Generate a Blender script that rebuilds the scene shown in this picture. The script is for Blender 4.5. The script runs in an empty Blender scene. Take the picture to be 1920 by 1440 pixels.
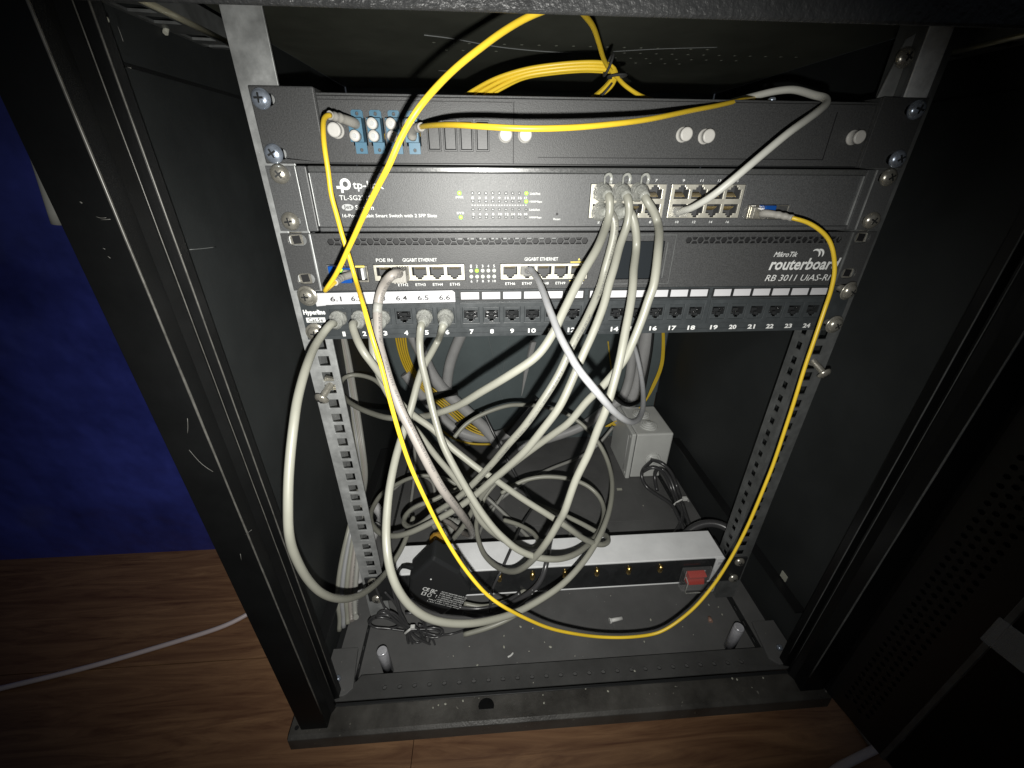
import bpy, bmesh, math, random
from mathutils import Vector, Matrix
random.seed(7)
S = 0.001                                   # everything below is written in millimetres
scene = bpy.context.scene
COL = scene.collection

# ------------------------------------------------------------------ camera, light, exposure
CR = ((0.9976359679, -0.0684454794, 0.0061393715), (-0.0265585007, -0.4664142808, -0.8841676112), (0.0633807666, 0.8819143581, -0.4671294717))
CC = Vector((-88.75, -345.4, -45.1)); CF = 771.35
RX, RY, RZ = (Vector(r) for r in CR)        # image right, image down, forward
cam = bpy.data.cameras.new('camera'); camo = bpy.data.objects.new('camera', cam); COL.objects.link(camo)
m = Matrix.Identity(4)
for i in range(3):
    m[i][0] = RX[i]; m[i][1] = -RY[i]; m[i][2] = -RZ[i]; m[i][3] = CC[i] * S
camo.matrix_world = m
cam.sensor_width = 36; cam.lens = CF / 1920 * 36; cam.clip_start = 0.01; cam.clip_end = 50
scene.camera = camo

w = bpy.data.worlds.new('World'); scene.world = w; w.use_nodes = True
w.node_tree.nodes['Background'].inputs[0].default_value = (0.75, 0.85, 1, 1)
w.node_tree.nodes['Background'].inputs[1].default_value = 0.032

flash = bpy.data.lights.new('phone_flash', 'SPOT')
flash.energy = 14.5; flash.color = (1.0, 0.985, 0.93); flash.spot_size = math.radians(114); flash.spot_blend = 1.0; flash.shadow_soft_size = 0.0022
fo = bpy.data.objects.new('phone_flash', flash); COL.objects.link(fo)
fp = (CC + RY * 23 + RX * 3) * S
aim = (RZ - RY * 0.05 - RX * 0.07).normalized()
fo.matrix_world = Matrix.Translation(fp) @ aim.to_track_quat('-Z', 'Y').to_matrix().to_4x4()

vs = scene.view_settings
vs.view_transform = 'Standard'; vs.look = 'None'; vs.exposure = 0.0; vs.gamma = 1.0; vs.use_curve_mapping = False
scene.render.engine = 'CYCLES'
scene.render.resolution_x = 1024; scene.render.resolution_y = 768

# ------------------------------------------------------------------ measuring: a photo pixel on a plane -> a point in mm
def ray(u, v): return RX * ((u - 960) / CF) + RY * ((v - 720) / CF) + RZ
def at(u, v, **k):
    a, val = next(iter(k.items())); i = 'xyz'.index(a); d = ray(u, v)
    return CC + d * ((val - CC[i]) / d[i])

# ------------------------------------------------------------------ materials
MAT = {}
def mat(name, base=(.5, .5, .5), rough=.5, metal=0., spec=.5, bump=None, vary=None, emit=None, alpha=None, coat=0, trans=0, sss=0):
    if name in MAT: return MAT[name]
    M = bpy.data.materials.new(name); M.use_nodes = True; MAT[name] = M
    nt = M.node_tree; b = nt.nodes['Principled BSDF']
    b.inputs['Base Color'].default_value = (*base, 1); b.inputs['Roughness'].default_value = rough
    b.inputs['Metallic'].default_value = metal; b.inputs['Specular IOR Level'].default_value = spec
    if coat: b.inputs['Coat Weight'].default_value = coat; b.inputs['Coat Roughness'].default_value = .12
    if trans: b.inputs['Transmission Weight'].default_value = trans
    if alpha is not None: b.inputs['Alpha'].default_value = alpha
    if emit: b.inputs['Emission Color'].default_value = (*emit[0], 1); b.inputs['Emission Strength'].default_value = emit[1]
    tc = nt.nodes.new('ShaderNodeTexCoord')
    if bump:
        n = nt.nodes.new('ShaderNodeTexNoise'); n.inputs['Scale'].default_value = bump[0]; n.inputs['Detail'].default_value = 3
        nt.links.new(tc.outputs['Object'], n.inputs['Vector'])
        bp = nt.nodes.new('ShaderNodeBump'); bp.inputs['Strength'].default_value = bump[1]; bp.inputs['Distance'].default_value = bump[2]
        nt.links.new(n.outputs['Fac'], bp.inputs['Height']); nt.links.new(bp.outputs['Normal'], b.inputs['Normal'])
    if vary:                                 # (scale, amount, rough_amount)
        n = nt.nodes.new('ShaderNodeTexNoise'); n.inputs['Scale'].default_value = vary[0]; n.inputs['Detail'].default_value = 6; n.inputs['Roughness'].default_value = .65
        nt.links.new(tc.outputs['Object'], n.inputs['Vector'])
        mr = nt.nodes.new('ShaderNodeMapRange'); mr.inputs[1].default_value = .3; mr.inputs[2].default_value = .7
        mr.inputs[3].default_value = 1 - vary[1]; mr.inputs[4].default_value = 1 + vary[1]
        nt.links.new(n.outputs['Fac'], mr.inputs[0])
        mx = nt.nodes.new('ShaderNodeVectorMath'); mx.operation = 'SCALE'; mx.inputs[0].default_value = base
        nt.links.new(mr.outputs[0], mx.inputs['Scale']); nt.links.new(mx.outputs[0], b.inputs['Base Color'])
        m2 = nt.nodes.new('ShaderNodeMapRange'); m2.inputs[1].default_value = .3; m2.inputs[2].default_value = .7
        m2.inputs[3].default_value = max(.02, rough - vary[2]); m2.inputs[4].default_value = min(1, rough + vary[2])
        nt.links.new(n.outputs['Fac'], m2.inputs[0]); nt.links.new(m2.outputs[0], b.inputs['Roughness'])
    return M

def speckle(M, scale, lo, hi, colour, fac=1.0):      # small light specks (dust, scuffs) mixed into the paint colour
    nt = M.node_tree; b = nt.nodes['Principled BSDF']
    tc = nt.nodes.new('ShaderNodeTexCoord'); n = nt.nodes.new('ShaderNodeTexNoise'); n.inputs['Scale'].default_value = scale; n.inputs['Detail'].default_value = 2
    nt.links.new(tc.outputs['Object'], n.inputs['Vector'])
    r = nt.nodes.new('ShaderNodeMapRange'); r.inputs[1].default_value = lo; r.inputs[2].default_value = hi; r.inputs[4].default_value = fac
    nt.links.new(n.outputs['Fac'], r.inputs[0])
    mx = nt.nodes.new('ShaderNodeMix'); mx.data_type = 'RGBA'
    src = b.inputs['Base Color']
    if src.links: nt.links.new(src.links[0].from_socket, mx.inputs[6])
    else: mx.inputs[6].default_value = src.default_value
    mx.inputs[7].default_value = (*colour, 1)
    nt.links.new(r.outputs[0], mx.inputs[0]); nt.links.new(mx.outputs[2], b.inputs['Base Color'])

paint = mat('cabinet_black_paint', (.010, .0105, .011), .42, spec=.35, bump=(900, .25, .0004), vary=(7, .22, .08)); speckle(paint, 420, .76, .80, (.16, .16, .15), .6)
paint_side = mat('cabinet_side_paint', (.0225, .025, .0256), .55, spec=.3, bump=(1100, .2, .0003), vary=(5, .3, .08))
wrinkle = mat('wrinkle_black_paint', (.035, .036, .037), .42, spec=.5, bump=(380, .8, .0012), vary=(12, .3, .08))
backp = mat('cabinet_back_paint', (.108, .132, .137), .5, spec=.4, bump=(800, .2, .0004), vary=(4, .25, .08))
floorp = mat('cabinet_floor_paint', (.107, .107, .107), .55, spec=.3, bump=(900, .2, .0003), vary=(9, .2, .1)); speckle(floorp, 260, .765, .79, (.35, .35, .33), .8)
sillp = mat('sill_worn_paint', (.06, .057, .052), .36, spec=.5, bump=(500, .3, .0005), vary=(16, .55, .15)); speckle(sillp, 190, .71, .76, (.25, .24, .21), .7)
panel = mat('powder_coat_grey_black', (.075, .077, .079), .44, spec=.45, bump=(1500, .3, .0004), vary=(1000, .36, .05))
panel_dark = mat('powder_coat_black', (.050, .051, .052), .47, spec=.4, bump=(1500, .3, .0004), vary=(1000, .36, .05))
patchp = mat('patch_panel_black_plastic', (.038, .043, .046), .38, spec=.5, bump=(1500, .15, .0003), vary=(60, .2, .08))
black = mat('matt_black_plastic', (.016, .017, .018), .45, bump=(600, .1, .0003))
void = mat('socket_interior_black', (.007, .007, .008), .6)
gloss = mat('glossy_black_plastic', (.02, .021, .022), .16, spec=.5, vary=(25, .3, .06))
postp = mat('door_post_black_paint', (.0055, .0058, .006), .36, spec=.18, bump=(900, .2, .0003), vary=(9, .3, .08))
worn = mat('worn_glint_paint', (.10, .098, .09), .34, .25, vary=(60, .5, .1))  # worn edge with the flash highlight put into its paler colour
sockg = mat('socket_plastic_grey', (.055, .056, .058), .5, spec=.3)
panelg = mat('powder_coat_smooth_edge', (.07, .072, .072), .24, spec=.6, vary=(900, .25, .06))
doorp = mat('door_black_paint', (.011, .0112, .0115), .33, spec=.35)
lcd = mat('dark_screen_glass', (.018, .021, .024), .14, spec=.5)
steel = mat('nickel_steel', (.50, .48, .42), .26, .75, vary=(300, .15, .1))
zinc = mat('blue_zinc_steel', (.44, .50, .60), .28, .7, vary=(250, .25, .12))
chrome = mat('bright_steel_rod', (.60, .60, .64), .22, .35, vary=(120, .2, .1))
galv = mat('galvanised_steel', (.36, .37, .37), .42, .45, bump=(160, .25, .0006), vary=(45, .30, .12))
galvdark = mat('galvanised_steel_dark', (.12, .125, .125), .5, .3, bump=(160, .25, .0006), vary=(45, .3, .12))
bezel = mat('cream_socket_metal', (.62, .60, .52), .35, .55, vary=(90, .12, .1))
gold = mat('gold_contact', (.80, .58, .22), .3, 1.)
white = mat('white_ink', (.72, .73, .72), .6)
inkgrey = mat('grey_ink', (.42, .43, .43), .6)
inkdark = mat('dark_ink', (.02, .02, .02), .6)
yellowink = mat('yellow_ink', (.75, .62, .12), .6)
paper = mat('label_paper', (.50, .50, .52), .55, vary=(30, .05, .05))
knobw = mat('white_nylon', (.50, .49, .465), .42, vary=(80, .06, .1))
blue = mat('blue_adapter_plastic', (.045, .125, .19), .38, vary=(60, .15, .08))
blue2 = mat('deep_blue_clip', (.008, .06, .26), .2)
clear = mat('clear_soft_plastic', (.42, .43, .40), .07, spec=1., alpha=.55, vary=(500, .3, .03), bump=(260, .6, .0015))
clear2 = mat('clear_hard_plastic', (.40, .40, .38), .08, spec=1., alpha=.30)
ledg = mat('lit_green_led', (.3, .9, .05), .4, emit=((.35, 1, .04), 1.1))
ledw = mat('pale_led_window', (.62, .66, .58), .4)
ledo = mat('unlit_led_window', (.12, .125, .125), .35)
yel = mat('yellow_fibre_jacket', (.66, .455, .03), .40, spec=.45, vary=(40, .05, .06))
boot = mat('grey_boot_rubber', (.30, .29, .265), .5)
conduit = mat('grey_conduit_plastic', (.40, .40, .40), .5, vary=(30, .1, .1))
jb = mat('junction_box_plastic', (.60, .61, .59), .42, vary=(25, .06, .06))
pduw = mat('power_strip_white_aluminium', (.70, .71, .72), .42, vary=(24, .09, .1)); speckle(pduw, 150, .775, .79, (.2, .2, .2))
red = mat('red_rocker', (.36, .028, .018), .2, coat=.3, emit=((1, .08, .04), .03))
blkcable = mat('black_rubber_cable', (.045, .045, .047), .28, spec=.7)
tie = mat('white_cable_tie', (.68, .68, .66), .4)
velcro = mat('black_hook_tape', (.02, .021, .021), .8)
chip = mat('pale_plastic_crumb', (.40, .40, .34), .55)
brass = mat('copper_brown_plastic', (.34, .2, .15), .35)
tapec = mat('clear_tape', (.55, .58, .60), .25, alpha=.35)

def jacket(name, base, printed=False, dirt=0., rough=.42):
    M = mat(name, base, rough, spec=.45, vary=(35, .05, .06)); nt = M.node_tree; b = nt.nodes['Principled BSDF']
    b.inputs['Subsurface Weight'].default_value = 0
    uv = nt.nodes.new('ShaderNodeUVMap'); sep = nt.nodes.new('ShaderNodeSeparateXYZ'); nt.links.new(uv.outputs[0], sep.inputs[0])
    def math_(op, a, bb=None, c=None):
        n = nt.nodes.new('ShaderNodeMath'); n.operation = op
        for i, q in enumerate((a, bb, c)):
            if q is None: continue
            if isinstance(q, (int, float)): n.inputs[i].default_value = q
            else: nt.links.new(q, n.inputs[i])
        return n.outputs[0]
    masks = []
    if printed:                              # a row of tiny printed characters along the jacket
        band = math_('LESS_THAN', math_('ABSOLUTE', math_('SUBTRACT', math_('FRACT', math_('MULTIPLY', sep.outputs[1], 3.0)), .5)), .15)
        cb = nt.nodes.new('ShaderNodeCombineXYZ')
        nt.links.new(math_('MULTIPLY', sep.outputs[0], 1.0), cb.inputs[0]); nt.links.new(math_('MULTIPLY', sep.outputs[1], 9.0), cb.inputs[1])
        n = nt.nodes.new('ShaderNodeTexNoise'); n.inputs['Scale'].default_value = 1.15; n.inputs['Detail'].default_value = 1.5; nt.links.new(cb.outputs[0], n.inputs['Vector'])
        n2 = nt.nodes.new('ShaderNodeTexNoise'); n2.noise_dimensions = '1D'; n2.inputs['Scale'].default_value = .055; nt.links.new(sep.outputs[0], n2.inputs['W'])
        masks.append((math_('MULTIPLY', math_('MULTIPLY', band, math_('GREATER_THAN', n.outputs['Fac'], .50)), math_('GREATER_THAN', n2.outputs['Fac'], .44)), (.08, .08, .085), .6))
    if dirt:
        tc = nt.nodes.new('ShaderNodeTexCoord'); n = nt.nodes.new('ShaderNodeTexNoise'); n.inputs['Scale'].default_value = 330; n.inputs['Detail'].default_value = 5
        nt.links.new(tc.outputs['Object'], n.inputs['Vector'])
        r = nt.nodes.new('ShaderNodeMapRange'); r.inputs[1].default_value = .60; r.inputs[2].default_value = .72
        nt.links.new(n.outputs['Fac'], r.inputs[0]); masks.append((r.outputs[0], (.25, .23, .20), dirt))
    for mk, colr, f in masks:
        mx = nt.nodes.new('ShaderNodeMix'); mx.data_type = 'RGBA'; src = b.inputs['Base Color'].links[0].from_socket
        nt.links.new(src, mx.inputs[6]); mx.inputs[7].default_value = (*colr, 1)
        ff = math_('MULTIPLY', mk, f); nt.links.new(ff, mx.inputs[0]); nt.links.new(mx.outputs[2], b.inputs['Base Color'])
    return M
CREAM = (.235, .235, .20)
jk = jacket('cream_grey_cable_jacket', CREAM, dirt=.15)
jkp = jacket('printed_cream_cable_jacket', CREAM, printed=True, dirt=.15)
jkw = jacket('white_cable_jacket', (.27, .25, .23), printed=True, dirt=.2)
jkd = jacket('dusty_white_cable_jacket', (.27, .275, .285), dirt=.75)
jkl = jacket('light_grey_cable_jacket', (.50, .50, .46))
jkf = jacket('pinkish_white_cable_jacket', (.62, .54, .55), dirt=.1)
jkg = jacket('grey_cable_jacket', (.27, .27, .25), dirt=.1)

# ------------------------------------------------------------------ mesh building
class MB:
    def __init__(s): s.bm = bmesh.new(); s.uv = s.bm.loops.layers.uv.new('UVMap')
    def box(s, x0, x1, y0, y1, z0, z1, M=None):
        v = [s.bm.verts.new(Vector((x, y, z)) if M is None else M @ Vector((x, y, z))) for x in (x0, x1) for y in (y0, y1) for z in (z0, z1)]
        for f in ((0, 1, 3, 2), (4, 6, 7, 5), (0, 4, 5, 1), (2, 3, 7, 6), (0, 2, 6, 4), (1, 5, 7, 3)): s.bm.faces.new([v[i] for i in f])
        return s
    def plate(s, outer, holes, y0, y1, M=None):     # polygon in x,z with polygon holes, thick along y
        loops = [outer] + list(holes); edges = []; nv = []
        for lp in loops:
            vs_ = [s.bm.verts.new((p[0], y0, p[1])) for p in lp]; nv += vs_
            edges += [s.bm.edges.new((vs_[i], vs_[(i + 1) % len(vs_)])) for i in range(len(vs_))]
        r = bmesh.ops.triangle_fill(s.bm, edges=edges, use_beauty=False, use_dissolve=False, normal=(0, -1, 0))
        fs = [g for g in r['geom'] if isinstance(g, bmesh.types.BMFace)]
        ex = bmesh.ops.extrude_face_region(s.bm, geom=fs, use_keep_orig=True)
        ev = [g for g in ex['geom'] if isinstance(g, bmesh.types.BMVert)]
        for q in ev: q.co.y = y1
        if M is not None:
            for q in nv + ev: q.co = M @ q.co
        return s
    def prism(s, poly, d0, d1, axis='y', M=None):
        def P(a, b, d): return Vector({'y': (a, d, b), 'z': (a, b, d), 'x': (d, a, b)}[axis])
        A = [s.bm.verts.new(P(a, b, d0) if M is None else M @ P(a, b, d0)) for a, b in poly]; B = [s.bm.verts.new(P(a, b, d1) if M is None else M @ P(a, b, d1)) for a, b in poly]
        n = len(poly); s.bm.faces.new(A); s.bm.faces.new(B[::-1])
        for i in range(n): s.bm.faces.new((A[i], B[i], B[(i + 1) % n], A[(i + 1) % n]))
        return s
    def tube(s, pts, r, seg=12, caps=True, closed=False, phase=0.0, flat=1.0):
        pts = [Vector(p) for p in pts]; n = len(pts); R = r if isinstance(r, (list, tuple)) else [r] * n
        T = [((pts[(i + 1) % n] if closed or i < n - 1 else pts[i]) - (pts[i - 1] if closed or i > 0 else pts[i])).normalized() for i in range(n)]
        up = Vector((0, 0, 1)) if abs(T[0].z) < .9 else Vector((1, 0, 0)); a = T[0].cross(up).normalized()
        rings = []; L = 0; Ls = []
        for i in range(n):
            if i: L += (pts[i] - pts[i - 1]).length; a = (a - T[i] * a.dot(T[i])).normalized()
            b = T[i].cross(a); Ls.append(L)
            rings.append([s.bm.verts.new(pts[i] + (a * math.cos(t) * flat + b * math.sin(t)) * R[i]) for t in (phase + 2 * math.pi * k / seg for k in range(seg))])
        for i in range(n if closed else n - 1):
            j = (i + 1) % n
            for k in range(seg):
                k2 = (k + 1) % seg; f = s.bm.faces.new((rings[i][k], rings[i][k2], rings[j][k2], rings[j][k])); f.smooth = True
                for lp, (uu, vv) in zip(f.loops, ((Ls[i], k / seg), (Ls[i], (k + 1) / seg), (Ls[j], (k + 1) / seg), (Ls[j], k / seg))): lp[s.uv].uv = (uu, vv)
        if caps and not closed:
            s.bm.faces.new(rings[0][::-1]); s.bm.faces.new(rings[-1])
        return s
    def lathe(s, prof, o, ax=(0, -1, 0), seg=24, smooth=True):   # prof: (radius, distance along ax)
        ax = Vector(ax).normalized(); o = Vector(o); a = ax.orthogonal().normalized(); b = ax.cross(a); rings = []
        for r, d in prof:
            rings.append([s.bm.verts.new(o + ax * d + (a * math.cos(t) + b * math.sin(t)) * max(r, .001)) for t in (2 * math.pi * k / seg for k in range(seg))])
        for i in range(len(prof) - 1):
            for k in range(seg):
                f = s.bm.faces.new((rings[i][k], rings[i][(k + 1) % seg], rings[i + 1][(k + 1) % seg], rings[i + 1][k])); f.smooth = smooth
        s.bm.faces.new(rings[0][::-1]); s.bm.faces.new(rings[-1]); return s
    def sphere(s, c, r, sc=(1, 1, 1), sub=2):
        g = bmesh.ops.create_icosphere(s.bm, subdivisions=sub, radius=r)
        for v in g['verts']: v.co = Vector((v.co.x * sc[0], v.co.y * sc[1], v.co.z * sc[2])) + Vector(c)
        for f in s.bm.faces:
            if all(q in g['verts'] for q in ()): pass
        return s
    def mesh(s, name, material):
        bmesh.ops.recalc_face_normals(s.bm, faces=s.bm.faces[:])
        me = bpy.data.meshes.new(name); s.bm.to_mesh(me); s.bm.free(); me.materials.append(material); return me

def tag(o, label=None, cat=None, group=None, kind=None):
    if label: o['label'] = label
    if cat: o['category'] = cat
    if group: o['group'] = group
    if kind: o['kind'] = kind
    return o
def link(name, me, parent=None, bevel=0, segs=2, autos=True):
    vs_ = me.vertices; n = len(vs_)
    lo = [min(v.co[i] for v in vs_) for i in range(3)]; hi = [max(v.co[i] for v in vs_) for i in range(3)]
    c = Vector(((lo[0] + hi[0]) / 2, (lo[1] + hi[1]) / 2, lo[2] if parent is None else (lo[2] + hi[2]) / 2))
    me.transform(Matrix.Scale(S, 4) @ Matrix.Translation(-c))
    o = bpy.data.objects.new(name, me); COL.objects.link(o)
    world = c * S
    if parent is not None:
        o.parent = parent; base = Vector(parent['_o']) if '_o' in parent else Vector((0, 0, 0))
        world = world - base
        o['_o'] = tuple(c * S)
    else: o['_o'] = tuple(c * S)
    o.location = world
    if bevel:
        b = o.modifiers.new('bevel', 'BEVEL'); b.width = bevel * S; b.segments = segs; b.limit_method = 'ANGLE'; b.angle_limit = math.radians(40)
        b.harden_normals = False
    return o
def part(name, mb, material, parent, bevel=0, label=None, kind=None):
    o = link(name, mb.mesh(name, material), parent, bevel)
    return tag(o, label, kind=kind)
def thing(name, label, cat, loc, group=None):
    o = bpy.data.objects.new(name, None); COL.objects.link(o); o.empty_display_size = .02
    o.location = Vector(loc) * S; o['_o'] = tuple(Vector(loc) * S); return tag(o, label, cat, group)
def single(name, mb, material, label, cat, group=None, bevel=0, kind=None):
    return tag(link(name, mb.mesh(name, material), None, bevel), label, cat, group, kind)
def struct(name, mb, material, bevel=0):
    return tag(link(name, mb.mesh(name, material), None, bevel), kind='structure')

def text_bm(items, y, mb=None, thick=.12, M=None):
    """items: (string, x0, x1, z0, z1, bold, shear); every string is fitted to its rectangle on a plane facing -y"""
    mb = mb or MB()
    for it in items:
        st, x0, x1, z0, z1 = it[:5]; bold = it[5] if len(it) > 5 else 0; sh = it[6] if len(it) > 6 else 0
        cu = bpy.data.curves.new('t', 'FONT'); cu.body = st; cu.size = 1; cu.offset = bold; cu.shear = sh; cu.resolution_u = 2; cu.extrude = 0
        to = bpy.data.objects.new('t', cu); COL.objects.link(to)
        dg = bpy.context.evaluated_depsgraph_get(); me = bpy.data.meshes.new_from_object(to.evaluated_get(dg))
        bpy.data.objects.remove(to); bpy.data.curves.remove(cu)
        xs = [v.co.x for v in me.vertices]; ys = [v.co.y for v in me.vertices]
        if not xs: continue
        ax, bx, ay, by = min(xs), max(xs), min(ys), max(ys); base = len(mb.bm.verts)
        nv = [mb.bm.verts.new((x0 + (v.co.x - ax) / (bx - ax) * (x1 - x0), y, z0 + (v.co.y - ay) / max(1e-6, by - ay) * (z1 - z0))) for v in me.vertices]
        if M is not None:
            for q in nv: q.co = M @ q.co
        for p in me.polygons:
            try: mb.bm.faces.new([nv[i] for i in p.vertices])
            except ValueError: pass
        bpy.data.meshes.remove(me)
    return mb

def circ(x, z, r, n=20, sx=1.): return [(x + r * sx * math.cos(2 * math.pi * k / n), z + r * math.sin(2 * math.pi * k / n)) for k in range(n)]
def rect(x0, x1, z0, z1): return [(x0, z0), (x1, z0), (x1, z1), (x0, z1)]
def slot(x, z, hw, hh, n=8):
    p = [(x + hw - hh + hh * math.cos(t), z + hh * math.sin(t)) for t in (math.pi * (-.5 + k / n) for k in range(n + 1))]
    return p + [(x - hw + hh + hh * math.cos(t), z + hh * math.sin(t)) for t in (math.pi * (.5 + k / n) for k in range(n + 1))]

# ------------------------------------------------------------------ splines and cables
def spline(P, step=3.0):
    P = [Vector(p) for p in P]; out = []
    Q = [P[0] * 2 - P[1]] + P + [P[-1] * 2 - P[-2]]
    for i in range(1, len(Q) - 2):
        a, b, c, d = Q[i - 1], Q[i], Q[i + 1], Q[i + 2]; n = max(2, int((c - b).length / step))
        for k in range(n):
            t = k / n
            out.append(.5 * ((2 * b) + (c - a) * t + (2 * a - 5 * b + 4 * c - d) * t * t + (3 * b - a - 3 * c + d) * t ** 3))
    out.append(P[-1]); return out
def smooth(P, n=3):
    P = list(P)
    for _ in range(n): P = [P[0]] + [(P[i - 1] + P[i] * 2 + P[i + 1]) / 4 for i in range(1, len(P) - 1)] + [P[-1]]
    return P
def path(dia, pts, start=None, end=None, wsub=1.0):
    """pts: (u, v, width) where the cable's width in the photo gives its distance, (u, v, None, y) where its depth is known, (u, v) in between"""
    D = []
    for p in pts:
        if len(p) == 4: q = at(p[0], p[1], y=p[3]); D.append((q - CC).dot(RZ))
        elif len(p) == 3: D.append(CF * dia / (p[2] - wsub))
        else: D.append(None)
    kn = [i for i, d in enumerate(D) if d is not None]
    L = [0]
    for i in range(1, len(pts)): L.append(L[-1] + math.hypot(pts[i][0] - pts[i - 1][0], pts[i][1] - pts[i - 1][1]))
    for i in range(len(D)):
        if D[i] is None:
            a = max([k for k in kn if k < i], default=kn[0]); b = min([k for k in kn if k > i], default=kn[-1])
            t = 0 if a == b else (L[i] - L[a]) / (L[b] - L[a]); D[i] = D[a] * (1 - t) + D[b] * t
    for _ in range(2):
        D = [D[0]] + [D[i] if len(pts[i]) == 4 else (D[i - 1] + 2 * D[i] + D[i + 1]) / 4 for i in range(1, len(D) - 1)] + [D[-1]]
    P = [CC + ray(p[0], p[1]) * d for p, d in zip(pts, D)]
    P = [at(p[0], p[1], y=-24) if (len(p) != 4 and q.y > -24 and -180 < q.z < 0 and dia > 4) else q for p, q in zip(pts, P)]
    P = [at(p[0], p[1], z=-599 + dia * .7) if q.z < -599 + dia * .7 else q for p, q in zip(pts, P)]
    return (list(map(Vector, start)) if start else []) + P + (list(map(Vector, end)) if end else [])
def cut(S_, d0, d1):                          # stretch of a sampled path between two arc lengths
    out = []; L = 0
    for i, p in enumerate(S_):
        if i: L += (p - S_[i - 1]).length
        if d0 <= L <= d1: out.append(p)
    return out
def clear_plug(parent, S_, origin, up=1, rot=0):
    """clear RJ45 plug in a socket whose face is at origin, and the ridged clear boot following the cable"""
    x, y, z = origin
    part('plug', MB().box(x - 5.8, x + 5.8, y - 8, y + 6, z - 3.9, z + 3.9), clear2, parent, .6)
    b = cut(S_, 4, 24); n = len(b)
    if n > 3:
        R = [(3.9 * (1 - k / (n - 1)) ** .8 + 3.1 + .6 * math.sin(k * 2.1)) for k in range(n)]
        part('cable_boot', MB().tube(b, R, 14), clear, parent)
    if up < 0: return
    t = [(x + 1, y - 3, z + up * 4), (x + .5, y - 5, z + up * 8), (x, y - 7, z + up * 11), (x + 2.5, y - 9, z + up * 12.5), (x + 4, y - 10, z + up * 10), (x + 3.6, y - 10, z + up * 6)]
    part('latch', MB().tube(spline(t, 1), 1.3, 8, flat=.6), clear, parent)
def cable(name, label, dia, P, m, group=None, cat='cable', seg=14, sm=2):
    S_ = smooth(spline(P, 2.5), sm)
    t = thing(name, label, cat, min(S_, key=lambda q: q.z), group)
    part('jacket', MB().tube(S_, dia / 2, seg), m, t)
    return t, S_

# ================================================================== THE ROOM
woodm = bpy.data.materials.new('laminate_floor'); woodm.use_nodes = True; nt = woodm.node_tree; b = nt.nodes['Principled BSDF']
tc = nt.nodes.new('ShaderNodeTexCoord'); mp = nt.nodes.new('ShaderNodeMapping'); mp.inputs['Scale'].default_value = (1.3, 13, 1)
nt.links.new(tc.outputs['Object'], mp.inputs['Vector'])
n1 = nt.nodes.new('ShaderNodeTexNoise'); n1.inputs['Scale'].default_value = 4; n1.inputs['Detail'].default_value = 9; n1.inputs['Roughness'].default_value = .68; n1.inputs['Distortion'].default_value = 1.6
nt.links.new(mp.outputs[0], n1.inputs['Vector'])
cr = nt.nodes.new('ShaderNodeValToRGB'); cr.color_ramp.elements[0].position = .32; cr.color_ramp.elements[0].color = (.125, .055, .029, 1)
cr.color_ramp.elements[1].position = .68; cr.color_ramp.elements[1].color = (.34, .19, .098, 1)
nt.links.new(n1.outputs['Fac'], cr.inputs[0]); nt.links.new(cr.outputs[0], b.inputs['Base Color'])
bp = nt.nodes.new('ShaderNodeBump'); bp.inputs['Strength'].default_value = .35; bp.inputs['Distance'].default_value = .001; nt.links.new(n1.outputs['Fac'], bp.inputs['Height']); nt.links.new(bp.outputs['Normal'], b.inputs['Normal'])
b.inputs['Roughness'].default_value = .46
fl = MB()
xs = [-2200, -1484, -184, 1116, 2200]
for r in range(12):                          # staggered boards with hairline joints
    y1 = 190 - r * 192; y0 = y1 - 190.8; off = (0, 620, 250, 900)[r % 4] if r != 1 else 0
    x = -2200 + off * .3 - 1300
    edges_ = []
    e = -184 + (off if r != 1 else 0)
    while e > -2200: e -= 1300
    while e < 2200: edges_.append(e); e += 1300
    edges_ = [-2600] + edges_ + [2400]
    for a_, b_ in zip(edges_, edges_[1:]):
        if b_ - a_ > 20: fl.box(a_ + .4, b_ - .4, y0, y1, -648, -640)
fl.box(-2600, 2400, -2200, 700, -656, -649)
fl.box(-300, 2400, 190.5, 700, -648, -640)
struct('floor', fl, woodm)
wallm = mat('blue_gloss_wall_paint', (.036, .048, .27), .30, spec=.5, bump=(7.5, .55, .04), vary=(3.2, .65, .10)); speckle(wallm, 6, .66, .80, (.10, .12, .38), .6)
wl = MB(); wl.box(-2400, -306, 190, 205, -640, 900)
struct('wall', wl, wallm)
sk = MB(); sk.tube(spline([at(-60, 20, y=184), at(-20, 95, y=184), at(5, 148, y=184), at(28, 185, y=184), at(42, 222, y=184), at(60, 260, y=184), at(110, 420, y=186)], 12), 6.5, 12)
single('wall_cable', sk, jkl, 'pale grey cable bent down the blue wall at the left edge', 'cable')
fc = MB(); fc.tube(smooth(spline([at(500, 1128, z=-636), at(470, 1148, z=-636), at(420, 1174, z=-636), at(300, 1212, z=-636), at(160, 1252, z=-636), at(0, 1291, z=-636), at(-160, 1330, z=-636)], 8)), 3.2, 12)
single('floor_cable', fc, jkf, 'white cable lying on the wooden floor left of the cabinet', 'cable')
fc = MB(); fc.tube(smooth(spline([at(1690, 1380, z=-634), at(1600, 1425, z=-634), at(1565, 1445, z=-634), at(1500, 1510, z=-634)], 5)), 4.2, 12)
single('floor_cable', fc, jkf, 'short length of white cable on the floor below the open door', 'cable')

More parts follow.
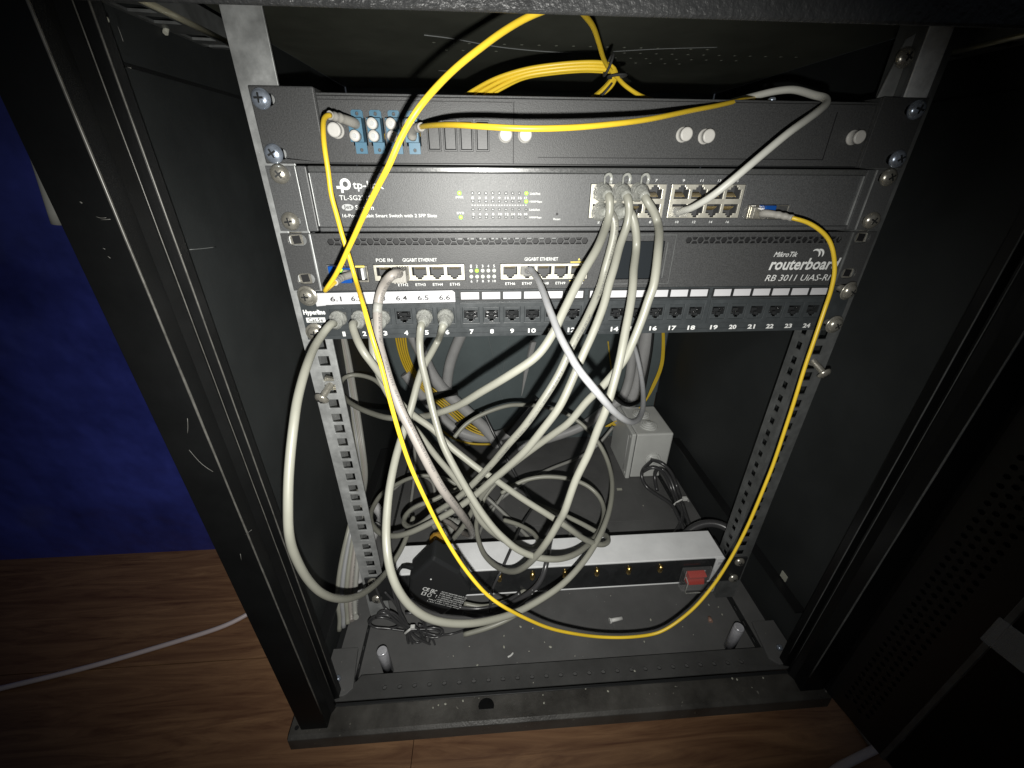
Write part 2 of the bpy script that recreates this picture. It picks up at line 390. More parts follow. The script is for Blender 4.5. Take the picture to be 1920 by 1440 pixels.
# ================================================================== THE CABINET
cab = thing('server_cabinet', 'black steel floor standing server cabinet with its front open', 'cabinet', (0, 150, -600))
part('back_panel', MB().box(-288, 288, 430, 432, -600, 60), backp, cab)
for s in (-1, 1):
    part('side_panel', MB().box(min(s * 290, s * 292), max(s * 290, s * 292), -76, 430, -600, 60), paint_side, cab)
tp = MB(); hs = []
for row, (yy, n, x0) in enumerate(((162, 17, -130), (184, 14, 30), (206, 12, 10), (190, 4, -120), (228, 7, 40))):
    for k in range(n): hs.append(circ(x0 + k * 17, yy, 1.9, 8))
Mz = Matrix(((1, 0, 0, 0), (0, 0, 1, 0), (0, 1, 0, 0), (0, 0, 0, 1)))      # turns an x,z plate into an x,y one
tp.plate(rect(-289.8, 289.8, -100, 431), hs, 60, 62, Mz)
part('top_panel', tp, mat('cabinet_top_paint', (.10, .105, .085), .5, spec=.3, vary=(6, .3, .08)), cab)
tb = MB().box(-292, 292, -100, 430, 76, 78); part('top_cover', tb, paint_side, cab)
fp_ = MB(); fp_.box(-288, 288, -72, 430, -603, -600); part('floor_plate', fp_, floorp, cab)
cv = MB(); cv.box(-60, 190, 170, 360, -600, -598.8); part('floor_hatch', cv, floorp, cab, .4)

prof = [(300, -110), (271.5, -110), (271.5, -97), (268, -92), (268, -89.5), (273, -88.5), (273, -86), (265, -84), (265, -77), (290, -76), (290, -74), (263, -75), (263, -85.5), (270.5, -87.5), (266.3, -89.2), (266.3, -92.6), (269.8, -98), (269.8, -111.8), (300, -111.8)]
for s in (-1, 1):
    p_ = [(300, -110), (300, 430), (298, 430), (298, -108), (273.2, -108), (273.2, -97), (270, -91.5), (270, -89.9), (275, -88.9), (275, -85), (267, -83), (267, -78), (291, -78), (291, -76), (265.2, -76), (265.2, -84.6), (273.2, -86.4), (273.2, -87.6), (268.2, -88.6), (268.2, -92.2), (271.5, -97.6), (271.5, -110)]
    mb = MB().prism([(s * a, c) for a, c in p_], -590, 62, 'z'); dp = part('door_post', mb, postp, cab, .7)
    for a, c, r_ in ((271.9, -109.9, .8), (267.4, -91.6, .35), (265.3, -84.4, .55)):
        part('worn_edge_glint', MB().tube([(s * (a - .1 * (k % 2)), c, -560 + 30 * k) for k in range(21)], [r_ * random.uniform(.75, 1.1) for k in range(21)], 8), worn if s < 0 else galvdark, dp)  # flash glint painted along worn edges; darker on the less lit right side
bm_ = MB(); bm_.prism([(-112, 78), (-112, 15.4), (-111.2, 14.4), (-109.8, 14.4), (-109.2, 15.4), (-109.2, 78)], -271, 271, 'x'); part('top_beam', bm_, wrinkle, cab, .5)

# bottom frame: front ledge with dents, side members, sill
ld = MB(); dents = [circ(-216 + k * 17.3, -77, 2.6, 10) for k in range(26)]
ld.plate([(-250, -68), (-246, -62), (268, -62), (272, -68), (288, -88), (-288, -88)], dents, -585, -583, Mz)
part('front_ledge', ld, mat('ledge_paint', (.062, .062, .061), .5, spec=.3, vary=(14, .25, .1)), cab, .4)
part('front_ledge_wall', MB().box(-246, 268, -64, -62, -600, -583.2), paint, cab)
for s in (-1, 1):
    sm_ = MB(); sm_.box(min(s * 254, s * 280), max(s * 254, s * 280), -62, 430, -587, -585.5)
    part('side_member', sm_, floorp, cab, .3)
    part('side_groove', MB().box(min(s * 280, s * 289), max(s * 280, s * 289), -62, 430, -594, -592), black, cab)
    sw_ = MB(); Mx_ = Matrix(((0, 1, 0, s * 254), (1, 0, 0, 0), (0, 0, 1, 0), (0, 0, 0, 1)))
    sw_.plate(rect(-62, 430, -600, -587), [rect(-50 + k * 22, -42 + k * 22, -597, -590) for k in range(20)], 0, 1.5 * s, Mx_)
    part('side_member_wall', sw_, black, cab); part('side_member_core', MB().box(min(s * 258, s * 260), max(s * 258, s * 260), -62, 430, -600, -588), paint_side, cab)
    cp = MB(); cp.prism([(s * 258, -82), (s * 252, -76), (s * 258, -30), (s * 288, -30), (s * 288, -84), (s * 262, -84)], -585.2, -581, 'z'); part('corner_plate', cp, floorp, cab, .5)
    st = MB(); x = 218 if s > 0 else -218
    st.lathe([(6.3, 0), (6.3, 41), (6.0, 42), (6.2, 42.4), (6.0, 43), (5.2, 44)], (x, -52, -597), (0.05 * s, 0.0, 1), 28); part('levelling_bolt', st, chrome, cab)
    sp_ = MB(); sp_.box(min(s * 276, s * 290), max(s * 276, s * 290), -60, 300, -520, -518); part('side_ledge', sp_, paint, cab, .4)
    lug = MB(); lug.lathe([(3.4, 0), (3.6, 3), (2.2, 4.6)], (s * 272, -66, -581), (0, 0, 1), 12); part('corner_bolt', lug, zinc, cab)
sl = MB()
sl.prism([(-88, -592), (-88, -589), (-90, -588), (-114, -590), (-118, -592.5), (-119, -610), (-117.4, -610), (-116.6, -593.6), (-113, -591.6), (-91, -590)], -312, 306, 'x')
part('sill', sl, sillp, cab, .6)
part('kickplate', MB().box(-286, 286, -90, -87, -636, -593), black, cab)
part('sill_hole', MB().prism(circ(-305, -108, 2.2, 12), -589.4, -588.6, 'z'), void, cab)
part('sill_stain', MB().prism([(-98 + 9 * math.cos(t), -101 + 8 * math.sin(t)) for t in (math.pi * k / 8 for k in range(-1, 10))], -591, -588.2, 'z'), postp, cab)
gs = MB().box(-296, 300, -92, -88.6, -586.8, -585.6); part('rubber_seal', gs, black, cab, .3)
for s in (-1, 1):                            # top side rails with punched openings
    tr = MB(); ho = [[(c[0] * s, c[1]) for c in slot(278, yy, 7, 5)] for yy in (0, 22, 60, 90)]
    ho = [[(s * 272, yy - 6), (s * 287, yy - 9), (s * 287, yy + 6), (s * 272, yy + 8)] for yy in (-30, -8, 30, 55)]
    tr.plate(rect(min(s * 268, s * 290), max(s * 268, s * 290), -76, 56), ho, 32, 33.5, Mz); part('top_side_rail', tr, galvdark, cab)
    part('top_side_rail_lip', MB().box(min(s * 266.4, s * 268), max(s * 266.4, s * 268), -60, 56, 32, 46), galvdark, cab, .7)
    part('rounded_lip', MB().tube([(s * 267.6, -52, 33), (s * 267.6, 48, 33)], 1.9, 12), mat('lip_highlight_metal', (.42, .40, .30), .28, .5), cab)  # lit line on the rail corner, put in as a brighter yellowish tube
    part('side_seam', MB().box(min(s * 288.6, s * 290), max(s * 288.6, s * 290), -60, 428, 4, 6), paint, cab, .3)

# thin pale lines and chips on the paint
def pale_line(pts, wdt, ax, val, m=None, lift=.3):
    P = [at(u, v, **{ax: val}) for u, v in pts]
    n = {'x': Vector((-1 if val > 0 else 1, 0, 0)), 'y': Vector((0, -1, 0)), 'z': Vector((0, 0, -1 if val > 0 else 1))}[ax]
    return smooth(spline([p + n * lift for p in P], 4), 1)
scr = mat('pale_line_paint', (.20, .21, .21), .5)
for pts, wd, ax, val in (([(795, 65), (850, 72), (940, 88), (1040, 97), (1116, 96)], .8, 'z', 60), ([(1150, 96), (1240, 91), (1345, 88)], .5, 'z', 60),
                         ([(915, 632), (924, 665), (933, 694), (938, 707)], .8, 'y', 430), ([(955, 633), (950, 660), (944, 690), (941, 702)], .6, 'y', 430), ([(935, 722), (937, 735), (944, 752)], .6, 'y', 430),
                         ([(355, 468), (380, 466), (404, 463)], .5, 'x', -290), ([(822, 132), (845, 133)], .5, 'z', 60)):
    part('pale_line', MB().tube(pale_line(pts, wd, ax, val), wd * .5, 6, flat=1), scr, cab)
scr2 = mat('paint_chip', (.11, .108, .10), .5)
for pts, wd in (([(151, 378), (155, 381)], 1.3), ([(194, 465), (198, 467)], .8), ([(203, 480), (208, 484)], .7), ([(181, 406), (190, 409), (200, 408)], .6), ([(190, 412), (208, 411)], .7), ([(352, 784), (353, 800), (352, 812)], .6),
                ([(355, 843), (366, 856), (380, 871), (400, 884)], .6), ([(451, 1038), (453, 1050)], .7), ([(460, 1002), (468, 996), (472, 993)], .7), ([(222, 50), (228, 66), (232, 78)], .5), ([(240, 126), (247, 128)], .6)):
    part('paint_chip', MB().tube(pale_line(pts, wd, 'y', -112), wd * .28, 6), scr2, cab)

# mounting rails: real punched square holes
UH = (-6.35, -22.225, -38.1)
def rail(s):
    xc = s * 232.5; xo, xi = s * 247, s * 221.5
    hs = [rect(xc - 4.75, xc + 4.75, -44.45 * k + h - 4.75, -44.45 * k + h + 4.75) for k in range(0, 12) for h in UH] + [rect(xc - 4.75, xc + 4.75, z - 4.75, z + 4.75) for z in (6.35, 22.2, 38.1)][:0]
    mb = MB(); mb.plate(rect(min(xo, xi), max(xo, xi), -572, 56), hs, .2, 2.2)
    r = part('mounting_rail', mb, galv if s < 0 else galvdark, cab, .35)  # darker steel on the right puts the weaker light into the colour
    if s < 0: rt = MB().box(-247, -245, 2.2, 38, -572, 56)
    else:
        rt = MB(); Mx = Matrix(((0, 1, 0, 221.5), (1, 0, 0, 0), (0, 0, 1, 0), (0, 0, 0, 1)))
        hs2 = [rect(9, 17, -44.45 * k + h - 4, -44.45 * k + h + 4) for k in range(3, 12) for h in UH]
        rt.plate(rect(2.2, 24, -572, 56), hs2, 0, 1.8, Mx)
    part('rail_return', rt, galv if s < 0 else galvdark, r, .3)  # right return shaded by colour like its rail
    return r
rl, rr = rail(-1), rail(1)
part('rail_plate', MB().box(222.6, 240.5, -1.2, .1, 1.4, 56), mat('bare_rail_metal', (.85, .87, .88), .38, .35, bump=(120, .3, .001), vary=(60, .3, .1)), cab, .4)
bk = MB(); bk.prism([(209, 0), (221.4, 0), (221.4, 40), (216, 37), (214.5, 30)], 7, 8.6); rbk = part('rail_bracket', bk, galv, cab, .3)

# ---- screws
def mk(name, mb, m): return mb.mesh(name, m).name
def head_mesh(name, r, h, m):
    me = MB().lathe([(r * .97, 0), (r, .6), (r * .97, h * .35), (r * .82, h * .68), (r * .55, h * .9), (r * .2, h)], (0, 0, 0), (0, -1, 0), 24).mesh(name, m); me.transform(Matrix.Scale(S, 4)); return me
SM = {'zinc': head_mesh('screw', 6.3, 4.4, zinc), 'steel': head_mesh('screw', 6.6, 4.6, steel)}
cs = MB(); cs.box(-2.9, 2.9, -4.75, -3.0, -.6, .6); cs.box(-.6, .6, -4.7, -3.05, -2.9, 2.9); cross_me = cs.mesh('cross_slot', black); cross_me.transform(Matrix.Scale(S, 4))
wa = MB().lathe([(8.2, 0), (8.4, .5), (8.0, 1.2), (4, 1.3)], (0, 0, 0), (0, -1, 0), 24).mesh('washer', steel); wa.transform(Matrix.Scale(S, 4))
sh_ = MB().lathe([(2.9, 0)] + [(2.9 + .25 * (k % 2), .8 * k) for k in range(1, 20)] + [(2.6, 16)], (0, 0, 0), (0, 1, 0), 12).mesh('shank', steel); sh_.transform(Matrix.Scale(S, 4))
cg = MB(); cg.box(-5.6, 5.6, 0, 3.5, -5.6, 5.6); cg.box(-7.2, 7.2, -.5, .6, -2.2, 2.2); cage_me = cg.mesh('cage_nut', steel); cage_me.transform(Matrix.Scale(S, 4))
nh = MB().box(-3, 3, -.7, .2, -3, 3).mesh('nut_hole', void); nh.transform(Matrix.Scale(S, 4))
def obj_at(name, me, parent, x, y, z, rot=(0, 0, 0)):
    o = bpy.data.objects.new(name, me); COL.objects.link(o); o.parent = parent
    base = Vector(parent['_o']); o.location = Vector((x, y, z)) * S - base; o.rotation_euler = rot; o['_o'] = tuple(Vector((x, y, z)) * S); return o
def child0(name, me, parent):
    o = bpy.data.objects.new(name, me); COL.objects.link(o); o.parent = parent; return o
def screw(parent, x, y, z, kind='steel', washer=False, rot=None):
    rot = rot or (random.uniform(-.08, .08), random.uniform(0, 3), random.uniform(-.08, .08))
    o = obj_at('screw', SM[kind], parent, x, y, z, rot); child0('cross_slot', cross_me, o)
    if washer:
        q = child0('washer', wa, o); q.location = (0, .0005, 0)
        q = child0('shank', sh_, o)
    return o

screw(rbk, 218, 6.6, 26, 'steel')
# ================================================================== RJ45 helpers
def jack_poly(x, z, up, w=11.6, h=7.2):      # opening with a latch notch on one side
    hw = w / 2; a = z - h / 2; b_ = z + h / 2
    if up > 0: return [(x - hw, a), (x + hw, a), (x + hw, b_), (x + 3.1, b_), (x + 3.1, b_ + 1.6), (x + 1.7, b_ + 1.6), (x + 1.7, b_ + 3), (x - 1.7, b_ + 3), (x - 1.7, b_ + 1.6), (x - 3.1, b_ + 1.6), (x - 3.1, b_), (x - hw, b_)]
    return [(x - hw, a), (x - 3.1, a), (x - 3.1, a - 1.6), (x - 1.7, a - 1.6), (x - 1.7, a - 3), (x + 1.7, a - 3), (x + 1.7, a - 1.6), (x + 3.1, a - 1.6), (x + 3.1, a), (x + hw, a), (x + hw, b_), (x - hw, b_)]
def jack_inside(parent, x, z, up, y0, inner=None):
    inner = inner or sockg
    mb = MB(); mb.box(x - 6.4, x + 6.4, y0 + 9, y0 + 10, z - 7.4, z + 7.4)
    mb.box(x - 6.4, x - 5.8, y0 + .6, y0 + 9, z - 7.4, z + 7.4); mb.box(x + 5.8, x + 6.4, y0 + .6, y0 + 9, z - 7.4, z + 7.4)
    mb.box(x - 5.8, x + 5.8, y0 + .6, y0 + 9, z + 6.8, z + 7.4); mb.box(x - 5.8, x + 5.8, y0 + .6, y0 + 9, z - 7.4, z - 6.8)
    mb.box(x - 5.8, x - 3.4, y0 + .9, y0 + 4, z + up * 3.7, z + up * 6.7) if up > 0 else mb.box(x - 5.8, x - 3.4, y0 + .9, y0 + 4, z - 6.7, z - 3.7)
    mb.box(x + 3.4, x + 5.8, y0 + .9, y0 + 4, z + 3.7, z + 6.7) if up > 0 else mb.box(x + 3.4, x + 5.8, y0 + .9, y0 + 4, z - 6.7, z - 3.7)
    o = part('socket_cavity', mb, inner, parent)
    c = MB()
    for k in range(8):
        xx = x - 3.6 + k * 1.03
        P = [(xx, y0 + 1.2, z - up * 3.4), (xx, y0 + 5, z - up * 1.2), (xx, y0 + 8.5, z - up * .2)]
        c.tube(P, .26, 4)
    part('contacts', c, mat('dull_brass', (.35, .27, .12), .4, .5), o)
    return o

# ================================================================== FIBRE PANEL (topmost)
fb = thing('fiber_panel', 'topmost black rack panel with four blue fibre adapters and eight white push knobs', 'patch panel', (0, 0, -44))
front = [rect(-108 + 0, -108 + .01, -30, -29.9)][:0]
blx = (-121, -109.5, -98, -86.5)
fpl = MB(); fpl.plate(rect(-199, 205, -43.4, -3.2), [rect(x - 4.2, x + 4.2, -34.6, -17.2) for x in blx] + [rect(x - 5, x + 5, -32.4, -15.8) for x in (-173, -160.5, -148, -135.5)], .2, 2)
part('front_plate', fpl, panel_dark, fb, .3)
for x in blx:
    mb = MB(); mb.plate(rect(x - 4.9, x + 4.9, -35.6, -16.2), [rect(x - 3.8, x + 3.8, -34.4, -17.4)], -1.2, .1); mb.box(x - 3.7, x + 3.7, .3, 1.2, -34.3, -17.5)
    part('blank_cover', mb, black, fb, .3)
part('module_seam', MB().box(-64.4, -63.7, -.1, .5, -43, -5), void, fb)
sm_ = MB(); sm_.box(-46, 176, -.12, .4, -39.2, -38.6); sm_.box(-198, -65, -.12, .4, -5.6, -5.1); sm_.box(175.6, 176.2, -.12, .4, -39, -8); part('module_seam', sm_, void, fb)
part('top_lip', MB().box(-199, 205, 0, 60, -3, -1.6), panel_dark, fb, .3)
part('bottom_lip', MB().box(-199, 205, 0, 60, -44.2, -43.6), black, fb)
for s in (-1, 1):
    ex = (-240, -198) if s < 0 else (205, 240)
    hs = [slot(s * 231, z, 6.5, 3.4) for z in (-6.35, -38.1)]
    er = MB(); er.plate(rect(ex[0], ex[1], -44.2, 1.2), hs, -4, -2); 
    er.box(*((-200, -198) if s < 0 else (205, 207)), -2, 40, -44.2, 1.2)
    part('ear', er, panel_dark, fb, .9)
    for z in (-6.35, -38.1): screw(fb, s * 232.5, -4.2, z, 'zinc')
for x, z in ((-188, -23.5), (-70, -25), (-56, -25), (61, -23.5), (78, -24.5), (194, -24)):
    kb = MB().lathe([(5.0, 0), (5.1, 1), (4.6, 1.6), (4.1, 2), (4.1, 6.4), (4.6, 6.8), (4.5, 7.8), (3.6, 8.3)], (x, .2, z), (0, -1, 0), 28); part('push_knob', kb, knobw, fb)
for i, x in enumerate((-173, -160.5, -148, -135.5)):
    ad = MB(); ad.plate([(x - 3.6, -37.6), (x + 4.4, -37.6), (x + 4.4, -12.2), (x + 3.4, -11.2), (x - 2.6, -11.2), (x - 3.6, -12.2)], [circ(x + .4, -35.2, 1.2, 10), circ(x + .4, -13.4, 1.2, 10)], -1.4, .1)
    ad.box(x - 4.4, x + 4.6, -9, .2, -30.6, -16.4)
    a_ = part('fibre_adapter', ad, blue, fb, .5)
    for z in (-20.0, -27.2):
        if (i == 0 and z > -21) or (i == 3 and z < -22): continue
        cp = MB().lathe([(3.5, 0), (3.5, 5.2), (3.1, 6), (1.3, 6.1)], (x + .1, -9, z), (0, -1, 0), 20); part('dust_cap', cp, knobw, a_); part('cap_hole', MB().lathe([(1.5, 0), (1.4, .3)], (x + .1, -15.1, z), (0, -1, 0), 12), inkgrey, a_)
scw = MB().lathe([(2.6, 0), (2.6, 2), (1.6, 3)], (128, 8, -1.6), (0, 0, 1), 14); part('lid_screw', scw, zinc, fb)

# ================================================================== SWITCH
sw = thing('network_switch', 'dark grey network switch with sixteen ports and green lights under the fibre panel', 'network switch', (0, 0, -90))
up_x = [3.5 + 14 * k for k in range(4)] + [67 + 14 * k for k in range(4)]
jk_holes = [jack_poly(x, -63.2, 1) for x in up_x] + [jack_poly(x, -73.6, -1) for x in up_x]
Yf = -3.0
mb = MB(); mb.plate(rect(-212, 212, -86.6, -49.6), [rect(-5, 54.3, -80.6, -56.2), rect(58, 118, -80.6, -56.2), rect(123.5, 139, -81.6, -70.8), rect(142, 158, -81.6, -70.8)], Yf, Yf + 1.6)
part('face_plate', mb, panel, sw, .25)
ch = MB(); ch.box(-212, 212, Yf - 1.2, Yf + 1.6, -49.4, -45.4); part('top_bevel', ch, panelg, sw, .8)
ch = MB(); ch.box(-212, 212, Yf - .4, Yf + 1.6, -90, -86.9); part('bottom_bevel', ch, panel, sw, .7)
for s in (-1, 1):
    ear = MB(); ear.plate(rect(min(s * 221, s * 242), max(s * 221, s * 242), -89.6, -45.6), [slot(s * 231.5, z, 6, 3.4) for z in (-50.8, -82.55)], -2, 0); part('ear', ear, panel, sw, .4)
    bx = MB(); bx.box(min(s * 213, s * 220), max(s * 213, s * 220), Yf - 1, Yf + 3, -89.8, -45.5); part('side_trim', bx, panel, sw, .8)
    if s: part('trim_line', MB().box(min(s * 211.2, s * 212), max(s * 211.2, s * 212), Yf - 1.6, Yf - .1, -86, -50), galv, sw, .2)
    part('trim_edge', MB().box(min(s * 220.2, s * 221), max(s * 220.2, s * 221), Yf - 1.6, Yf + .8, -89.6, -45.6), galv, sw, .2)
    for z in (-50.8, -82.55): screw(sw, s * 232.5, -2.4, z, 'steel')
for g in range(2):
    x0 = (-4.6, 58.4)[g]; idx = range(4 * g, 4 * g + 4)
    mb = MB(); mb.plate(rect(x0, x0 + 58.6, -80.4, -56.4), [jack_poly(up_x[k], -63.2, 1, 11.6, 6.6) for k in idx] + [jack_poly(up_x[k], -73.6, -1, 11.6, 6.6) for k in idx], Yf - .6, Yf + .8)
    bz = part('port_bezel', mb, bezel, sw, .15)
    for k in idx: jack_inside(bz, up_x[k], -61.8, 1, Yf + .9); jack_inside(bz, up_x[k], -75.6, -1, Yf + .9)
items = [('tp-link', -182.4, -160, -62, -55, .012), ('TL-SG2218', -193.5, -170, -67.9, -64.6), ('Stream', -183, -169.5, -74.6, -71.3, .01), ('16-Port Gigabit Smart Switch with 2 SFP Slots', -193.5, -122.8, -80.6, -77.4, .006),
         ('PWR', -107.6, -101.8, -66.6, -65, .01), ('SYS', -107.6, -102, -77.6, -76, .01), ('Link/Act', -51.5, -43.5, -64, -62.2, .008), ('1000Mbps', -51.5, -42, -69.8, -68, .008), ('Link/Act', -51.5, -43.5, -75.2, -73.6, .008), ('1000Mbps', -51.5, -42, -81, -79.3, .008), ('Reset', -32.5, -27, -82, -80.4)]
for k in range(8):
    items.append((str(2 * k + 1), -95.8 + k * 5.05, -94.2 + k * 5.05 + (1 if k > 4 else 0), -67, -65.4, .012)); items.append((str(2 * k + 2), -95.6 + k * 5.05, -94 + k * 5.05 + (1 if k > 3 else 0), -78.4, -76.8, .012))
items += [('17', -55.8, -53.6, -67, -65.4, .012), ('18', -55.6, -53.2, -78.4, -76.8, .012)]
for k in range(8):
    if k > 2: items.append((str(2 * k + 1), up_x[k] - .9, up_x[k] + .9 + (.8 if k > 4 else 0), -54.6, -52.8, .005, .1))
    items.append((str(2 * k + 2), up_x[k] - .9, up_x[k] + .9 + (.8 if k > 3 else 0), -84.4, -82.6, .005, .1))
part('lettering', text_bm(items[:4], Yf - .12), white, sw)
for it in items[-13:]: part('port_number', text_bm([it], Yf - .12), white, sw)
tb_ = text_bm(items[4:-13], Yf - .12)
for k in range(21): tb_.box(-96 + k * 2.05, -94.9 + k * 2.05, Yf - .14, Yf - .08, -71.4, -71.0)
part('indicator_labels', tb_, white, sw)
lg = MB(); lx, lz = -187.6, -57.2                # round P mark left of the wordmark
lg.plate(circ(lx, lz, 3.9, 28), [circ(lx, lz, 1.9, 20)], Yf - .14, Yf - .06)
lg.box(lx - 6.6, lx - 1.2, Yf - .16, Yf - .05, lz - 3.0, lz - 1.2); lg.box(lx - 3.7, lx - 1.9, Yf - .18, Yf - .05, lz - 5.8, lz - .4)
part('emblem', lg, white, sw)
jt = MB(); jt.plate(circ(-188.6, -72.8, 2.3, 20, 1.9), [], Yf - .14, Yf - .06); part('emblem', jt, inkgrey, sw)
part('lettering', text_bm([('Jet', -191.6, -185.6, -74.6, -71.3, .01)], Yf - .2), inkdark, sw)
def led(parent, x, z, y, r, m, name='indicator_light'): return part(name, MB().lathe([(r, 0), (r, .35), (r * .5, .6)], (x, y, z), (0, -1, 0), 12), m, parent)
led(sw, -104.8, -62.9, Yf, 1.5, ledg); led(sw, -104.6, -79.8, Yf, 1.5, ledg)
for k in range(9):
    for z in (-62.9, -68.6, -74.2, -79.9): led(sw, -95 + k * 5.05 + (0 if k < 8 else .4), z, Yf, 1.15 if not (k == 8 and z > -70) else 1.4, ledg if (k == 8 and z > -70) else ledo)
part('reset_hole', MB().lathe([(1, 0), (.9, .1)], (-29.8, Yf, -77.6), (0, -1, 0), 12), void, sw)
# SFP cages
cgm = MB(); cgm.plate(rect(123.8, 138.7, -81.3, -71.1), [rect(124.6, 137.9, -80.5, -71.9)], Yf - 1.4, Yf + 1); cgm.plate(rect(142.2, 157.8, -81.3, -71.1), [rect(142.8, 157.2, -80.7, -71.7)], Yf - .3, Yf + 1)
sc = part('fibre_slot', cgm, steel, sw, .2)
part('slot_cavity', MB().box(124, 138.5, Yf + 6, Yf + 7, -81.2, -71.2), void, sc); part('slot_flap', MB().box(142.9, 157.1, Yf + .2, Yf + .8, -80.6, -71.8), panel_dark, sc)
mod = MB(); mod.box(125, 137.6, Yf - 7, Yf + 5, -80.4, -72); part('transceiver', mod, steel, sw, .5)
cl = MB(); cl.box(130.4, 139.6, Yf - 12, Yf - 3, -77, -70.4); part('transceiver_clip', cl, blue2, sw, .8)
body = MB(); body.box(-212, 212, 8, 200, -89.6, -45.6); part('case', body, paint, sw)

# ================================================================== ROUTER
ro = thing('router', 'black rack router with a row of honeycomb vents and two blocks of five ports', 'router', (0, 0, -135))
px = [-168.4 + 14.1 * k for k in range(5)] + [-66.2 + 14.1 * k for k in range(5)]
hexes = []
for x0, n in ((-206, 21), (80.5, 14)):
    for k in range(n):
        cx = x0 + 10 * k; hexes.append([(cx + 2.75 * math.cos(math.pi / 3 * q), -97.6 + 2.75 * math.sin(math.pi / 3 * q)) for q in range(6)])
        if k < n - 1:
            c2 = cx + 5
            for sg in (1, -1):
                zz = -97.6 + sg * 2.9
                hexes.append([(c2 - 1.375, zz - sg * 2.38), (c2 + 1.375, zz - sg * 2.38), (c2 + 2.55, zz - sg * .35), (c2 - 2.55, zz - sg * .35)])
fph = hexes + [rect(-176.6, -103.4, -128.4, -115), rect(-74.6, -1.2, -128.4, -115), rect(-212.5, -197.5, -129, -114.5), rect(-191.5, -181, -129, -115.5), rect(19.8, 61, -129, -98)]
mb = MB(); mb.plate(rect(-219, 221, -136, -91.4), fph, -3, -1.4); part('face_plate', mb, panel_dark, ro, .12)
part('vent_interior', MB().box(-212, 216, 4, 5, -103, -93), void, ro)
vi = MB()
for k in range(9): vi.box(-110 + k * 9.6, -104.6 + k * 9.6, 2.2, 3, -97, -94.6)
part('circuit_parts', vi, ledo, ro)
for s in (-1, 1):
    ear = MB(); ear.plate(rect(min(s * 221.5, s * 243), max(s * 221.5, s * 243), -135.6, -91.4), [slot(s * 231.2, z, 7, 4.2) for z in (-96.4, -126.2)], -2, 0); part('ear', ear, panel_dark, ro, .4)
    part('ear_bend', MB().box(min(s * 219.5, s * 221.3), max(s * 219.5, s * 221.3), -4.6, 6, -135.6, -91.4), galvdark if s > 0 else galv, ro, .5)  # right bend uses darker steel to paint in the weaker light there
    for z in (-96.4, -126.2): child0('nut_hole', nh, obj_at('cage_nut', cage_me, ro, s * 232.5, 1.2, z, (0, .1 * s, 0)))
for g in range(2):
    x0 = (-176.2, -74.2)[g]; idx = range(5 * g, 5 * g + 5)
    mb = MB(); mb.plate(rect(x0, x0 + 72.4, -128, -115.4), [jack_poly(px[k], -120.6, -1, 11.6, 6.8) for k in idx], -3.6, -2.4)
    bz = part('port_bezel', mb, bezel, ro, .15)
    for k in idx: jack_inside(bz, px[k], -121.4, -1, -2.2)
its = [('POE IN', -173.4, -160.6, -113, -110.3), ('GIGABIT ETHERNET', -152.6, -125.4, -113, -110.3), ('GIGABIT ETHERNET', -54.6, -27, -113, -110.3)]
for k in range(1, 10): its.append(('ETH%d' % (k + 1), px[k] - 4.1, px[k] + 4.1 + (1 if k == 9 else 0), -132.6, -130.4))
for k in range(5):
    xx = -98.3 + k * 4.7; its.append((str(k + 1), xx - .7, xx + .7, -118, -115.8)); its.append((str(k + 6), xx - (.7 if k < 4 else 1.3), xx + (.7 if k < 4 else 1.3), -130.2, -128.2))
    led(ro, xx, -120.6, -3, 1.55, ledg if k == 1 else ledw); led(ro, xx, -125.4, -3, 1.55, ledw)
its += [('MikroTik', 157, 178, -111.4, -107.2, .012, .35), ('RB 3011 UiAS-RM', 155.4, 219.5, -131.8, -126.4, .0, .22)]
for it in its:
    part('port_label' if it[0][:3] == 'ETH' else ('indicator_number' if it[0].isdigit() else 'lettering'), text_bm([it], -3.15), white, ro)
part('wordmark', text_bm([('routerboard', 156, 218.6, -122.4, -112.4, .022, .18)], -3.18), white, ro, label='large slanted white word routerboard')
arcs = MB()
for r_, o in ((0, 0), (1, 3.2)):
    P = [(190.5 + o - 1.2 * math.cos(t) * 3.2 + 3, -3.2, -109.5 + 4 * math.sin(t)) for t in (math.pi * (.25 + .9 * k / 10) for k in range(11))]
    arcs.tube(P, [.25 + .75 * math.sin(math.pi * k / 10) for k in range(11)], 6)
part('emblem', arcs, white, ro)
yl = MB(); yl.box(-16.6, -2, -3.3, -3.05, -114.6, -113.9); yl.box(-16.6, -4, -3.3, -3.05, -129.8, -129.3); yl.prism([(-10.6, -112.8), (-8.6, -112.8), (-9.6, -111)], -3.3, -3.05); part('port_marking', yl, yellowink, ro)
sc2 = MB(); sc2.box(20.2, 60.6, -2.2, -1.4, -128.6, -98.4); part('screen', sc2, lcd, ro, .2)
fr = MB(); fr.plate(rect(13, 69.5, -133, -93), [rect(13.5, 69.0, -132.5, -93.5)], -3.25, -2.95); fr.plate(rect(62.6, 63.4, -128, -99), [], -3.3, -2.95); part('screen_frame', fr, galvdark, ro)
cgm = MB(); cgm.plate(rect(-212.3, -197.7, -128.8, -114.7), [rect(-211.3, -198.5, -127.8, -115.7)], -4.6, -1.6); sc = part('fibre_slot', cgm, galvdark, ro, .2)
part('slot_cavity', MB().box(-212, -198, 4, 5, -128.6, -115), void, sc)
mod = MB(); mod.box(-210, -199, -5, 4, -127, -117); part('transceiver', mod, steel, ro, .5)
cl = MB(); cl.box(-209.5, -202.5, -11, -3, -123, -114.6); cl.box(-201.5, -192.5, -11, -2.9, -128, -116); part('transceiver_clip', cl, blue2, ro, .8)
led(ro, -199.5, -117.6, -11.2, 1.5, ledg)
